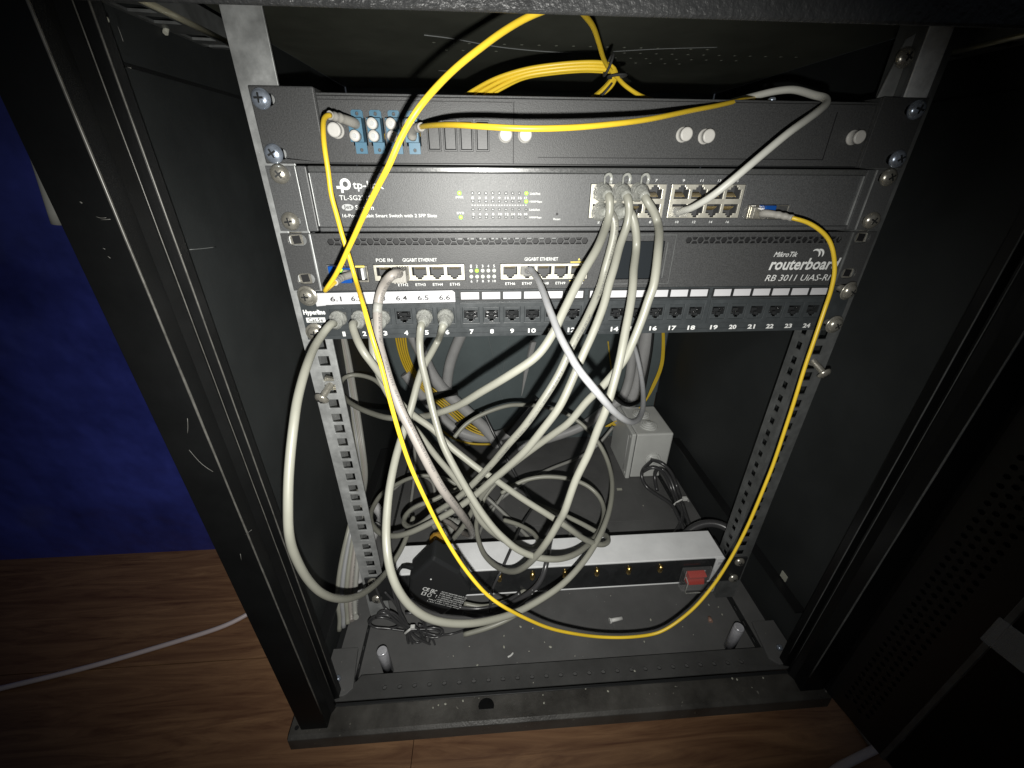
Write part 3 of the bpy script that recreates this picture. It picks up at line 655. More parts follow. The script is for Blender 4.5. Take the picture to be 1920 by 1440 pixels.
us = MB(); us.plate(rect(-191.3, -181.2, -128.8, -115.7), [rect(-190.3, -182.2, -127.6, -117)], -4, -1); ub = part('usb_socket', us, steel, ro, .2)
part('socket_cavity', MB().box(-190.4, -182, 3, 4, -128, -116), void, ub); part('socket_tongue', MB().box(-186.4, -184.6, -3.4, 3, -127, -118), white, ub)
part('port_marking', MB().box(-190, -183, -4.3, -4.02, -116.9, -115.6), yellowink, ub)
part('case', MB().box(-218, 218, 12, 150, -135, -92), paint, ro)

# ================================================================== PATCH PANEL
pp = thing('patch_bay', 'black patch panel with twenty four numbered sockets below the router', 'patch panel', (0, 0, -178))
cx = [-210.4 + 110.3 * (k // 6) + 17.8 * (k % 6) for k in range(24)]
mb = MB(); mb.plate([(-241, -178.4), (241, -178.4), (241, -136.4), (-241, -136.4)], [rect(cx[6 * g] - 7.9, cx[6 * g + 5] + 7.9, -167.6, -149) for g in range(4)] + [slot(s * 231.5, z, 6, 3.3) for s in (-1, 1) for z in (-139.7, -171.45)], -2, 0)
part('face_plate', mb, patchp, pp, .3)
for g in range(4):
    hs = []
    for k in range(6):
        x = cx[6 * g + k]; hs.append(rect(x - 7.1, x + 7.1, -165.4, -151.4))
    mb = MB(); mb.plate(rect(cx[6 * g] - 9, cx[6 * g + 5] + 9, -169.4, -147.4), hs, -3.4, -2.05)
    md = part('socket_block', mb, patchp, pp, .3)
    for k in range(6):
        x = cx[6 * g + k]; o = MB(); o.plate(rect(x - 7, x + 7, -165.3, -151.5), [jack_poly(x, -157.6, -1, 11.4, 6.8)], -3, -1.6)
        fr = part('socket', o, patchp, pp, .25)
        ins = MB(); ins.box(x - 6.4, x + 6.4, 7, 8, -165.2, -151.6)
        for q in (-1, 1): ins.box(x + q * 6.1 - .3, x + q * 6.1 + .3, -1.5, 7, -165.2, -151.6)
        ins.box(x - 4.6, x - 1.2, 1, 3, -163.4, -160.6); ins.box(x + 1.2, x + 4.6, 1, 3, -163.4, -160.6); ins.box(x - 2.4, x + 2.4, .5, 5, -158.8, -156.6)
        part('socket_interior', ins, gloss, fr, .2)
        c = MB()
        for q in range(8): c.tube([(x - 3.6 + q * 1.03, -1, -153.4), (x - 3.6 + q * 1.03, 4.5, -156)], .26, 4)
        part('contacts', c, galvdark, fr)
        if g > 0: part('label_strip', MB().box(x - 7.6, x + 7.6, -2.5, -2.1, -144.6, -138.6), paper, pp)
    part('strip_holder', MB().box(cx[6 * g] - 9.2, cx[6 * g + 5] + 9.2, -2.35, -2.02, -146.2, -137.6), black, pp)
its = [(str(k + 1), cx[k] - (1.5 if k < 9 else 3.4) + (0 if k else 1), cx[k] + (1.9 if k < 9 else 3.6), -175.8, -171.6, .035) for k in range(24)]
its += [('Hyperline', -239.6, -221.6, -157.2, -151.8, .05, 0)]
for it in its: part('port_number' if it[0].isdigit() else 'lettering', text_bm([it], -2.2), white, pp)
part('category_label', MB().box(-238.4, -222.8, -2.3, -2.05, -162.8, -158.6), white, pp)
part('lettering', text_bm([('Cat.5e', -236.8, -224.6, -162.4, -159.0, .02)], -2.45), inkdark, pp)
lab = MB(); lab.plate([(-227, -148.6), (-212, -147.2), (-112.6, -146.4), (-112.6, -138.4), (-114.6, -136.6), (-227.4, -137.6)], [], -3.3, -3.05)
lb = part('paper_label', lab, paper, pp, label='long white paper label printed 6.1 to 6.6')
for it_ in [('6.%d' % (k + 1), cx[k] - 4.6 + (0 if k != 1 else -1), cx[k] + 4.6 + (0 if k != 1 else -1), -144.6, -140.4, .012) for k in range(6)]: part('printed_number', text_bm([it_], -3.42), inkdark, lb)
screw(pp, -232.5, -3.6, -139.7, 'steel', True); screw(pp, -232.5, -3.6, -171.45, 'steel', True)
screw(pp, 231, -9, -139.7, 'steel', True, (.1, .4, .25)); screw(pp, 232, -7, -171.45, 'steel', True, (.05, .9, .1))
# loose screws left in the rails
for s, z, rx, rz, lbl in ((-1, -225, -.5, -.75, 'loose screw hanging askew in the left mounting rail'), (1, -212.5, -.45, .8, 'loose screw hanging askew in the right mounting rail')):
    t = thing('loose_screw', lbl, 'screw', (s * 232.5, -9, z), 'loose screws stuck in the rails')
    dd = Vector((-.45 if s < 0 else .38, -1, -.62)).normalized()
    screw(t, s * 232.5 + dd.x * 13, dd.y * 13, z + dd.z * 13, 'steel', False, Vector((0, -1, 0)).rotation_difference(dd).to_euler()); q = t.children[0]; child0('shank', sh_, q)
    obj_at('cage_nut', cage_me, t, s * 232.5, 2.6, z + 1, (0, .3, 0))

# ================================================================== GREY PATCH CABLES
D0 = 6.1
def port_start(x, z, y0, lead=16): return [(x, y0 + 4, z), (x, y0 - 6, z), (x, y0 - lead, z)]
def patch(label, pts, start, m=None, up=1, dia=D0, end=None, name='patch_cable', wsub=1.0, bootm=True, group='grey patch cables', lead=None):
    P = path(dia, pts, lead, end, wsub)
    t, S_ = cable(name, label, dia, P, m or jk, group, 'cable')
    if bootm: clear_plug(t, S_, start, up)
    return t, S_
# --- from the switch down
sA, sB, sC, sD, sE = (3.5, -61.8), (3.5, -75.6), (17.5, -61.8), (17.5, -75.6), (31.5, -61.8)
patch('cream cable from the leftmost upper switch socket sweeping left to the rail',
      [(1143, 372, None, -24), (1143, 400, 15), (1136, 425, 17), (1120, 465), (1091, 515, 17.5), (1055, 587), (1037, 625), (1006, 668), (954, 704, 17.5), (902, 735), (860, 760, 15), (819, 775), (792, 781, 13.5), (735, 784), (700, 776, 11.5), (667, 762), (646, 746), (637, 727, 9.5), (645, 709), (667, 703, 9), (698, 710), (719, 727, 9.5), (740, 752), (765, 785, 9.5), (800, 825), (840, 870, 9.5), (880, 905, 9.3), (905, 935, 9)],
      (sA[0], -3, sA[1]), lead=port_start(*sA, -3, 14))
patch('cream printed cable from the leftmost lower switch socket running diagonally down left',
      [(1142, 396, None, -22), (1152, 412, 13), (1151, 440, 14.5), (1144, 470), (1134, 505, 15.5), (1128, 530), (1116, 562), (1097, 603), (1074, 645, 16), (1047, 703), (1016, 753), (985, 797, 15.5), (954, 832), (922, 870), (887, 907, 13), (854, 937), (821, 958, 12), (790, 982), (770, 989, 11), (757, 979), (765, 961, 10), (785, 948), (812, 938, 9.5), (850, 920), (900, 905, 9.3), (950, 880, 9)],
      (sB[0], -3, sB[1]), jkp, -1, lead=port_start(*sB, -3, 14))
patch('cream cable from the second upper switch socket curling round beside the left rail',
      [(1178, 374, None, -24), (1180, 398, 15), (1175, 425, 16), (1163, 458), (1152, 500, 16.5), (1142, 533), (1132, 572), (1112, 624), (1091, 670, 16.5), (1068, 724), (1047, 766), (1016, 807, 16), (985, 845), (954, 874), (922, 901, 14), (890, 929), (852, 956), (812, 978, 12.5), (770, 998), (739, 1005, 11.5), (714, 1000), (699, 985, 10.5), (695, 967), (701, 948, 9.5), (717, 925), (744, 908, 8.6), (771, 896), (802, 892, 8.3), (840, 900), (880, 925, 8.3)],
      (sC[0], -3, sC[1]), lead=port_start(*sC, -3, 14))
patch('cream cable from the second lower switch socket with a low bend over the power strip',
      [(1180, 394, None, -22), (1188, 412, 13), (1193, 440, 15.5), (1193, 467), (1188, 508, 16.5), (1187, 533), (1182, 572), (1172, 624), (1162, 676, 17), (1151, 718), (1137, 766, 16.5), (1120, 807), (1104, 849), (1079, 901, 15.5), (1060, 955), (1050, 975), (1028, 1012, 14.5), (1007, 1040), (987, 1060, 13), (966, 1071), (945, 1069, 11.5), (924, 1057), (907, 1038, 10.3), (897, 1012), (893, 985, 9.5), (898, 960), (910, 930, 9), (930, 905)],
      (sD[0], -3, sD[1]), None, -1, lead=port_start(*sD, -3, 14))
patch('cream cable from the third upper switch socket, rightmost of the five hanging there',
      [(1212, 376, None, -24), (1224, 393, 15), (1233, 418), (1236, 440, 17), (1234, 470), (1230, 508, 17.5), (1225, 538), (1216, 562), (1205, 595, 17), (1185, 645), (1170, 676), (1145, 707, 16), (1125, 729), (1100, 753), (1068, 791, 15), (1040, 812), (1008, 835, 14), (967, 866), (935, 893, 12.5), (912, 918), (890, 950, 11), (870, 985), (850, 1010, 10)],
      (sE[0], -3, sE[1]), lead=port_start(*sE, -3, 14))
# --- white cable out of the router
t, S_ = cable('patch_cable', 'thick white printed cable with a grey ribbed plug in the second router socket', 7.0,
      path(7.0, [(748, 512, None, -22), (735, 516, None, -34), (722, 530, 18), (713, 550), (708, 575, 18), (708, 600), (709, 637, 18), (715, 662), (722, 687), (732, 720, 18.5), (745, 753), (754, 775), (769, 804, 18.5), (792, 850), (812, 888), (833, 923, 17.5), (854, 950), (872, 974, 15.5), (883, 992, 13.5), (884, 1004, 12), (872, 1001, 11), (855, 990), (838, 978, 10), (815, 975)], [(px[1] + 1, -2, -121), (px[1] - 1, -12, -121)]), jkw, 'grey patch cables')
pb = MB(); pb.box(px[1] - 5.8, px[1] + 5.8, -20, -3, -126, -116.8); part('plug', pb, boot, t, .8)
rb_ = MB()
for k in range(5): rb_.box(px[1] + 5.0 - k * 2.1, px[1] + 6.1 - k * 2.1, -20.6, -4, -126.5, -116.2)
part('plug_rib', rb_, boot, t, .3)
part('printed_cuff', MB().tube(cut(S_, 61, 69), 3.56, 14), jkg, t)
# --- thin white cable out of ETH7
t, S_ = cable('patch_cable', 'dusty white thin cable from the seventh router socket sagging toward the junction box', 5.0,
      path(5.0, [(993, 503, None, -12), (1000, 512, None, -20), (1010, 528, 13.5), (1020, 552), (1028, 575, 14.5), (1038, 600), (1047, 624, 15), (1064, 657), (1085, 693, 16), (1110, 724), (1131, 749, 16), (1152, 772), (1172, 787, 14), (1186, 791), (1198, 784, 12), (1205, 766), (1206, 738, 10), (1202, 703), (1193, 662, 9.2), (1186, 640), (1180, 615, 9)], [(px[6] - .5, -1, -121), (px[6], -8, -121)]), jkd, 'grey patch cables')
part('plug', MB().box(px[6] - 5.6, px[6] + 5.6, -7, -2.4, -124.6, -116.6), clear2, t, .6)
# --- out of the patch panel
zP = -158.2
def pport(k): return [(cx[k], 0, zP), (cx[k], -8, zP), (cx[k], -16, zP - 2)]
patch('cream cable from patch socket 1 hanging left outside the rail in a deep loop', [(622, 606, None, -26), (606, 625, 15), (590, 650, 16.5), (578, 678), (567, 712, 17.5), (557, 753), (551, 794, 18.5), (545, 846), (541, 900, 18.7), (540, 950), (541, 992, 18.7), (547, 1025, 18), (560, 1057), (577, 1086, 16.5), (599, 1109), (624, 1121, 15), (650, 1123), (676, 1115, 13), (700, 1099), (718, 1081, 11), (735, 1058), (752, 1030, 10), (765, 1000), (775, 970, 9.2)],
      (cx[0], -3, zP), None, -1, lead=pport(0))
patch('cream cable from patch socket 2 crossing diagonally down right to a small loop', [(660, 606, None, -26), (664, 622, 15), (672, 642, 16), (683, 662), (700, 684, 15.5), (720, 712), (740, 742), (760, 766, 14), (781, 783), (812, 805, 13.5), (842, 835), (870, 858), (900, 881, 13.3), (925, 897), (946, 912), (987, 940, 13), (1040, 973), (1070, 993, 12.5), (1091, 1008), (1112, 1018, 11.5), (1130, 1021), (1140, 1015, 11), (1137, 1005), (1122, 999, 10), (1095, 984), (1062, 968, 9.5), (1030, 955), (990, 940, 9)],
      (cx[1], -3, zP), None, -1, lead=pport(1))
patch('cream cable from patch socket 3 half hidden behind the thick white cable', [(700, 604, None, -22), (698, 622, 14.5), (698, 640), (701, 667, 15), (710, 700), (722, 728, 14.5), (740, 758), (762, 787, 13.5), (781, 808), (802, 835, 13), (823, 862), (854, 898, 12.5), (880, 935), (900, 975, 12), (930, 1003), (960, 1020, 11.5), (990, 1030), (1010, 1020, 10), (1000, 1000), (975, 985, 9), (945, 975)],
      (cx[2], -3, zP), None, -1, lead=pport(2))
patch('cream cable from patch socket 5 running down to a wide round loop', [(790, 606, None, -22), (788, 622, 14.5), (787, 640), (788, 662, 15), (793, 690), (801, 722, 14.5), (808, 755), (817, 790, 14.5), (830, 832), (850, 873, 14.5), (875, 917), (900, 957, 14), (925, 990), (945, 1010, 14), (970, 1030), (1000, 1043, 13.5), (1028, 1048), (1055, 1047, 12.8), (1082, 1037), (1106, 1018, 11.5), (1124, 995), (1132, 968, 9.5), (1130, 945), (1119, 926, 9), (1098, 909), (1067, 898, 9), (1029, 894), (998, 897, 9), (971, 906), (940, 925, 9)],
      (cx[4], -3, zP), None, -1, lead=pport(4))
tp6, Sp6 = patch('cream cable from patch socket 6 making the largest loop in front of the strip', [(832, 606, None, -22), (829, 617, 13.5), (822, 637), (808, 663, 14), (793, 690), (782, 722, 14.5), (776, 745), (765, 785, 14.5), (751, 827), (740, 867, 15.5), (730, 919), (725, 971, 16.5), (724, 1005), (726, 1036, 17), (733, 1073), (747, 1107, 17), (770, 1137), (801, 1158, 16), (839, 1168), (882, 1169, 15), (924, 1162), (966, 1149, 13.5), (1007, 1128), (1049, 1100, 12.5), (1080, 1070), (1107, 1035, 12), (1130, 993), (1144, 950, 10.5), (1148, 908), (1143, 877, 9), (1134, 852), (1121, 829, 8.8), (1102, 806), (1080, 787, 8.6), (1054, 772), (1015, 762, 8.6), (977, 759), (946, 762, 8.8), (904, 777), (873, 796, 9), (852, 820)],
      (cx[5], -3, zP), None, -1, lead=pport(5))
# --- grey cable arching over the top right
t, S_ = cable('patch_cable', 'light grey cable from the lower right switch sockets arching up over the fibre panel', 5.0,
      path(5.0, [(1281, 395, None, -12), (1297, 390, None, -22), (1330, 371, None, -34), (1363, 346, None, -40), (1400, 315, None, -42), (1440, 281, None, -42), (1480, 248, None, -40), (1512, 225, None, -34), (1536, 207, None, -26), (1550, 193, None, -16), (1546, 183, None, -8), (1528, 179, None, 0), (1506, 172, None, 8), (1485, 168, None, 14), (1454, 171, None, 22), (1415, 180, None, 34), (1380, 189, None, 54), (1340, 200, None, 90)], [(67, -1, -76), (67, -7, -76)]), jkl, 'grey patch cables', sm=1)
part('plug', MB().box(61.2, 72.8, -8, -2.6, -79.6, -71.8), clear2, t, .6)

# ================================================================== FIBRE PATCH CABLES
def fboot(parent, P, r0=3.2, r1=1.9):
    S_ = spline(P, 1.2); n = len(S_)
    part('cable_boot', MB().tube(S_, [r0 + (r1 - r0) * k / (n - 1) + (.35 if (k // 2) % 2 and k > n * .55 else 0) for k in range(n)], 14), boot, parent)
FD = 3.0
P1 = path(FD, [(640, 521, None, -30), (626, 531, None, -48), (614, 541, None, -56), (609, 546, None, -60), (613, 540, None, -66), (626, 521, None, -72), (638, 499, None, -78), (651, 471, None, -84), (667, 437, None, -92), (688, 391, None, -102), (709, 349), (730, 309, None, -114), (752, 258), (785, 203, None, -118), (830, 151), (869, 115, None, -108), (900, 91), (936, 64, None, -103), (980, 37), (1019, 20, None, -96), (1053, 12), (1084, 18, None, -74), (1100, 33), (1113, 52, None, -40), (1123, 81, None, -18), (1131, 108, None, 2), (1140, 126, None, 14), (1157, 144, None, 22), (1170, 159), (1196, 177, None, 34), (1220, 187, None, 44), (1245, 196, None, 60)])
t, S_ = cable('fibre_cable', 'orange yellow fibre cable rising from the router in a high arch', FD, P1, yel, 'yellow fibre cables', seg=12)
fboot(t, [(-197, -11, -120), at(657, 515, y=-16), at(640, 521, y=-30), at(628, 530, y=-46)])
P2 = path(FD, [(620, 216, None, -34), (612, 217, None, -38), (607, 224, None, -42), (606, 240, None, -48), (608, 273, None, -54), (616, 325), (621, 365, None, -56), (632, 405), (642, 442, None, -54), (655, 483), (667, 525, None, -56), (682, 575, None, -84), (698, 633, None, -96), (715, 687), (731, 750, None, -104), (750, 817), (771, 877, None, -108), (802, 945), (831, 1002, None, -114), (864, 1056), (895, 1096, None, -126), (918, 1119), (945, 1138, None, -128), (987, 1160), (1028, 1177, None, -118), (1070, 1187), (1122, 1194, None, -108), (1174, 1195), (1220, 1190, None, -106), (1246, 1181), (1275, 1162, None, -102), (1306, 1135), (1337, 1098, None, -92), (1358, 1067), (1379, 1031, None, -82), (1400, 990), (1416, 954, None, -74), (1433, 913), (1450, 870, None, -66), (1472, 805), (1490, 750, None, -58), (1508, 692), (1530, 628, None, -50), (1548, 575), (1558, 545, None, -46), (1565, 508), (1562, 471, None, -44), (1552, 446), (1533, 428, None, -40), (1512, 416), (1490, 410, None, -34), (1478, 407, None, -30)])
t, S_ = cable('fibre_cable', 'long yellow fibre cable looping from the first blue adapter down to the switch', FD, P2, yel, 'yellow fibre cables', seg=12)
fboot(t, [(-172.6, -7, -20), at(660, 229, y=-14), at(640, 222, y=-24), at(618, 216, y=-34)], 3.4, 2.2)
fboot(t, [(134, -10, -78), at(1432, 400, y=-16), at(1458, 403, y=-24), at(1486, 409, y=-33)])
P3 = path(FD, [(782, 240, None, -16), (800, 236, None, -40), (843, 234, None, -72), (902, 237, None, -92), (980, 241, None, -98), (1058, 240, None, -96), (1136, 234, None, -84), (1215, 224, None, -64), (1293, 208, None, -34), (1345, 198, None, -12), (1376, 191, None, 2), (1400, 186, None, 16), (1430, 183, None, 60)])
t, S_ = cable('fibre_cable', 'yellow fibre cable stretching right from the fourth blue adapter across the fibre panel', FD, P3, yel, 'yellow fibre cables', seg=12)
fboot(t, [(-135.4, -8, -27.2), at(775, 243, y=-14), at(790, 238, y=-28)], 3.4, 2.2)
# coil of spare fibre lying on the panel
coil = thing('fibre_coil', 'coil of spare yellow fibre tied with black bands above the fibre panel', 'cable coil', (20, 40, 0))
base = [(700, 262, 90), (800, 222, 70), (860, 187, 44), (890, 168, 36), (930, 147, 28), (985, 130, 22), (1045, 121, 18), (1100, 117, 16), (1138, 119, 16), (1156, 134, 20), (1150, 158, 28), (1128, 178, 40), (1100, 196, 60), (1040, 225, 80)]
for k in range(6):
    P = []
    for i, (u, v, y) in enumerate(base):
        sp = 1.0 if i > 8 else (1.9 - i * .15)
        P.append(at(u + (k * 3.2 * sp if i < 5 else (-k * 2.2 if i > 9 else 0)), v + (k * 3.0 if i < 9 else 0) * (1 if i > 4 else .9), y=y + (k % 2) * 2.5))
    part('strand', MB().tube(smooth(spline(P, 3), 2), 1.45, 10), yel, coil)
for (u, v, y, a) in ((1141, 122, 12, .35), (1157, 143, 18, 1.5), (1136, 168, 30, .7)):
    c = at(u, v, y=y); n = Vector((math.sin(a), .0, math.cos(a)))
    ring = [c + Vector((math.cos(a), 0, -math.sin(a))).cross(Vector((0, 1, 0))).normalized() * 6.6 * math.cos(q) * (-1) + Vector((0, 1, 0)) * 6 * math.sin(q) for q in (2 * math.pi * k / 20 for k in range(20))]
    part('tie_band', MB().tube(ring, .9, 6, closed=True), velcro, coil)

# ================================================================== CABLES AT THE BACK AND THE LEFT
def ribbed(P, r, per=3.2, amp=.7):
    S_ = smooth(spline(P, per / 2), 2); return MB().tube(S_, [r + (amp if i % 2 else 0) for i in range(len(S_))], 16)
G = 'conduits and cables at the back of the cabinet'
def B(u, v, y=400, zc=-593):
    q = at(u, v, y=y); return q if q.z > zc else at(u, v, z=zc)
single('conduit', MB().tube(smooth(spline([B(880, 560), B(872, 610), B(855, 650), B(842, 690), B(838, 740), B(850, 790), B(880, 830)], 6)), 10.5, 16), conduit, 'smooth grey conduit dropping behind patch sockets 6 and 7', 'conduit', G)
single('conduit', MB().tube(smooth(spline([B(760, 600, 385), B(790, 660, 385), B(812, 706, 380), B(840, 740, 375), B(866, 763, 370), B(890, 785, 365), B(912, 806, 360), B(935, 835, 350)], 6)), 11.5, 16), conduit, 'thick grey conduit slanting down right beside the yellow wires', 'conduit', G)
single('corrugated_hose', ribbed([B(760, 700, 390), B(800, 750, 385), B(835, 790, 380), B(868, 812, 372), B(900, 820, 365), B(930, 818, 355), B(965, 808, 350)], 10.5), conduit, 'corrugated grey hose under the yellow wires at the back', 'hose', G)
wb = thing('yellow_wire_bundle', 'bundle of yellow wires held with black tape at the back left', 'wires', (-230, 390, -500), G)
for k in range(5):
    P = [B(738 + k * 5, 610, 395), B(748 + k * 4, 660, 392), B(765 + k * 4, 700, 388), B(800 + k * 2, 738 - k * 3, 378), B(838 + k * 2, 771 - k * 4, 370), B(880 + k * 2, 806 - k * 4, 362), B(925, 822 - k * 3, 352)]
    part('wire', MB().tube(smooth(spline(P, 5)), 1.8, 8), yel, wb)
part('wire', MB().tube(smooth(spline([B(820, 800, 385), B(850, 822, 385), B(885, 832, 380), B(925, 833, 375)], 5)), 2.4, 8), yel, wb)
for (u0, v0, u1, v1, y) in ((800, 745, 858, 735, 352), (856, 800, 897, 774, 344)):
    a_, b_ = B(u0, v0, y), B(u1, v1, y); ax = (b_ - a_).normalized(); dn = Vector((0, 1, 0)).cross(ax).normalized()
    mb = MB()
    for q in (-1,): mb.prism([(0, 0), (1, 0), (1, 1), (0, 1)], 0, 1, M=Matrix.Translation(a_ - dn * 6) @ Matrix(((ax.x * (b_ - a_).length, 0, dn.x * 13, 0), (ax.y, 3, dn.y, 0), (ax.z * (b_ - a_).length, 0, dn.z * 13, 0), (0, 0, 0, 1))))
    part('tape_band', mb, velcro, wb, .4)
single('conduit', MB().tube(smooth(spline([B(1222, 560, 410), B(1214, 620, 405), B(1203, 680, 400), B(1190, 730, 395), B(1176, 765, 390), B(1150, 790, 385)], 6)), 13.5, 16), conduit, 'thick grey conduit standing above the junction box', 'conduit', G)
single('conduit', MB().tube(smooth(spline([B(1196, 590, 400), B(1186, 660, 395), B(1180, 710, 388), B(1165, 748, 380), B(1135, 768, 376), B(1090, 800, 370), B(1030, 822, 365), B(970, 838, 360)], 6)), 9.5, 16), conduit, 'grey conduit bending left near the floor behind the hanging cables', 'conduit', G)
single('tape_band', MB().tube(smooth(spline([B(1152, 742, 372), B(1166, 755, 366), B(1182, 759, 366), B(1198, 752, 372)], 3)), 5.5, 12, flat=.5), velcro, 'wide black strap round the conduits above the junction box', 'strap')
st = MB(); P = [B(1226, 610, 392), B(1221, 660, 390), B(1213, 705, 388), B(1204, 750, 386)]; st.tube(smooth(spline(P, 4)), 3.0, 6, flat=.3)
stp = single('punched_strap', st, black, 'black punched strap hanging in front of the right conduit', 'strap')
ho = MB(); SS = spline(P, 7)
for q in SS: ho.box(q.x - 1, q.x + 1, q.y - 4, q.y - 3.4, q.z - 2, q.z + 2)
yw = thing('yellow_wire_bundle', 'yellow wires bowing out right of the punched strap', 'wires', (250, 390, -480), G)
for k in range(4): part('wire', MB().tube(smooth(spline([B(1240 + k, 590, 395), B(1242 + k * 1.2, 640, 392), B(1238 + k * 1.5, 685, 390), B(1222 + k * 1.5, 725, 386), B(1205, 760, 380), B(1172 + k * 3, 780 + k * 3, 376), B(1135, 800, 372)], 5)), 1.5, 8), yel, yw)
single('yellow_wire', MB().tube(smooth(spline([B(1140, 640, 420), B(1146, 690, 420), B(1152, 730, 418), B(1146, 765, 416), B(1120, 780, 410)], 5)), 1.3, 8), yel, 'thin yellow wire curving down the back wall behind the hanging cables', 'wire', G)
dk = thing('dark_duct', 'two dark plastic duct strips leaning at the back behind the cables', 'duct', (-40, 330, -600))
part('duct_strip', MB().tube([B(1008, 748, 320), B(950, 812, 300)], 11, 4, phase=.78), black, dk, 1)
part('duct_strip', MB().tube([B(1000, 640, 420), B(985, 700, 420), B(978, 742, 418)], [7, 5, 1], 4, phase=.5), conduit, dk, .5)
single('black_cable', MB().tube(smooth(spline([B(905, 770, 372), B(925, 812, 350), B(945, 850, 320), B(975, 905, 280), B(1002, 950, 230)], 6)), 3.2, 10), blkcable, 'black cable running down from the back wall to the floor centre', 'cable')
# bundle beside the left rail
lb = thing('cable_bundle', 'bundle of pale cables running down behind the left mounting rail', 'cable bundle', (-270, 60, -585))
for k in range(5):
    o = (k - 2) * 6
    P = [B(622 + k * 4, 600, 215), B(640 + k * 3.4, 668, 210), B(655 + k * 3, 745, 200), B(668 + k * 3, 830, 175), B(674 + k * 3, 890, 135), B(668 + k * 3, 935, 90), B(656 + k * 5, 985, 50), B(644 + k * 7, 1035, 28), B(636 + k * 8, 1080, 10), B(633 + k * 8, 1125, -6), B(638 + k * 7, 1160 - k * 2, -14), B(636 + k * 8, 1182 - k * 6, -20)]
    part('strand', MB().tube(smooth(spline(P, 5), 2), 3.1, 10), (jk, jkd, jk, jkw, jkg)[k], lb)
part('corrugated_hose', ribbed([B(706, 985, 95), B(694, 1010, 88), B(682, 1045, 80), B(672, 1085, 70), B(671, 1120, 60), B(664, 1150, 52)], 8.5, 3.0, .9), conduit, lb)
single('corrugated_hose', ribbed([B(700, 945, 150), B(716, 970, 145), B(700, 1000, 150), B(690, 1020, 150)], 7), conduit, 'short corrugated hose end beside the left rail behind a cream cable', 'hose')
rbn = thing('ribbed_cable', 'coarsely ribbed pale hose curled on the floor behind the power strip', 'hose', (-110, 100, -600))
part('ribbed_tube', ribbed([B(905, 935, 160), B(885, 955, 150), B(868, 975, 135), B(850, 990, 120), B(832, 1000, 110)], 7, 4.5, 1.6), jkg, rbn)
part('ribbed_tube', ribbed([B(812, 986, 125), B(835, 978, 125), B(858, 982, 120), B(876, 998, 110)], 6, 4.0, 1.4), jkg, rbn)
single('foam_lump', MB().sphere(B(820, 1012, 90), 10, (1.2, 1, 1.3)), mat('amber_plastic', (.45, .25, .04), .25, alpha=.8), 'small amber lump on the floor behind the white power strip', 'lump')
G2 = 'loose grey cables on the cabinet floor'
single('loose_cable', MB().tube(smooth(spline([B(772, 800, 240), B(778, 850, 235), B(776, 900, 225), B(770, 950, 215), B(774, 970, 210)], 6)), 2.6, 10), jkg, 'thin grey cable hanging vertically left behind the yellow loop', 'cable', G2)
single('loose_cable', MB().tube(smooth(spline([B(736, 920, 230), B(760, 900, 235), B(790, 892, 240), B(812, 905, 240), B(818, 940, 225), B(840, 960, 210)], 6)), 2.6, 10), jkg, 'thin grey cable arching between the left loops', 'cable', G2)
single('loose_cable', MB().tube(smooth(spline([B(945, 925, 200), B(925, 955, 190), B(905, 985, 170), B(896, 1010, 140), B(884, 1035, 110)], 6)), 2.8, 10), jkg, 'grey cable dropping behind the power strip at its centre left', 'cable', G2)
single('loose_cable', MB().tube(smooth(spline([B(912, 932, 190), B(940, 958, 175), B(968, 985, 160), B(995, 1012, 130), B(1015, 1035, 110)], 6)), 3.2, 10), jkg, 'pale double cable slanting behind the power strip near its middle', 'cable', G2)
single('loose_cable', MB().tube(smooth(spline([B(1052, 965, 190), B(1064, 985, 170), B(1070, 1010, 120), B(1066, 1032, 90), B(1050, 1050, 70)], 6)), 2.8, 10), jkg, 'grey cable end curving over the back edge of the power strip', 'cable', G2)
single('loose_cable', MB().tube(smooth(spline([B(1150, 800, 300), B(1120, 835, 290), B(1085, 858, 280), B(1030, 880, 260), B(985, 903, 240), B(940, 935, 220), B(915, 955, 200)], 6)), 3.0, 10), jkg, 'grey cable lying diagonally below the hanging bundle', 'cable', G2)

# ================================================================== POWER STRIP
pd = thing('power_strip', 'white rack power strip with a row of round black sockets and a red covered switch', 'power strip', (0, 20, -534))
part('case', MB().box(-208, 213, .6, 44, -533, -489), pduw, pd, .8)
skx = [-160.8, -119.4, -78, -36.7, 4.6, 45.8, 87.2, 128.6]
mb = MB(); mb.plate(rect(-206, 201, -531.6, -490.8), [circ(x, -511.4, 17.6, 28) for x in skx] + [rect(163, 193, -530, -506)], -1.6, .4); part('socket_face', mb, gloss, pd, .3)
part('edge_strip', MB().box(-206, 203, -2.2, .2, -533.4, -532.2), pduw, pd, .2); part('end_cap', MB().box(202, 213.4, -2, .5, -533, -489.4), pduw, pd, .4)
for i, x in enumerate(skx):
    mb = MB().lathe([(17.6, 0), (17.4, -13), (4, -13.2), (.1, -13.2)], (x, -1.5, -511.4), (0, -1, 0), 28); so = part('socket', mb, gloss, pd)
    mb = MB().tube([(x + 1, 0, -496), (x, -3.4, -499), (x, -3, -504), (x + .5, 2, -508)], 3.4, 8, flat=.9); part('earth_clip', mb, gold, so)
    part('shutter', MB().box(x + .5, x + 6, -1.2, .6, -508, -497), pduw, so, .4)
mb = MB(); mb.plate(rect(160, 196, -533, -503), [rect(164, 192, -530, -506)], -5, -1.7); part('switch_frame', mb, gloss, pd, .5)
rk = MB(); rk.prism([(-2, -508), (-12, -509.6), (-8, -518), (-11, -526), (-2, -527)], 166, 189, 'x'); part('rocker', rk, red, pd, .8)
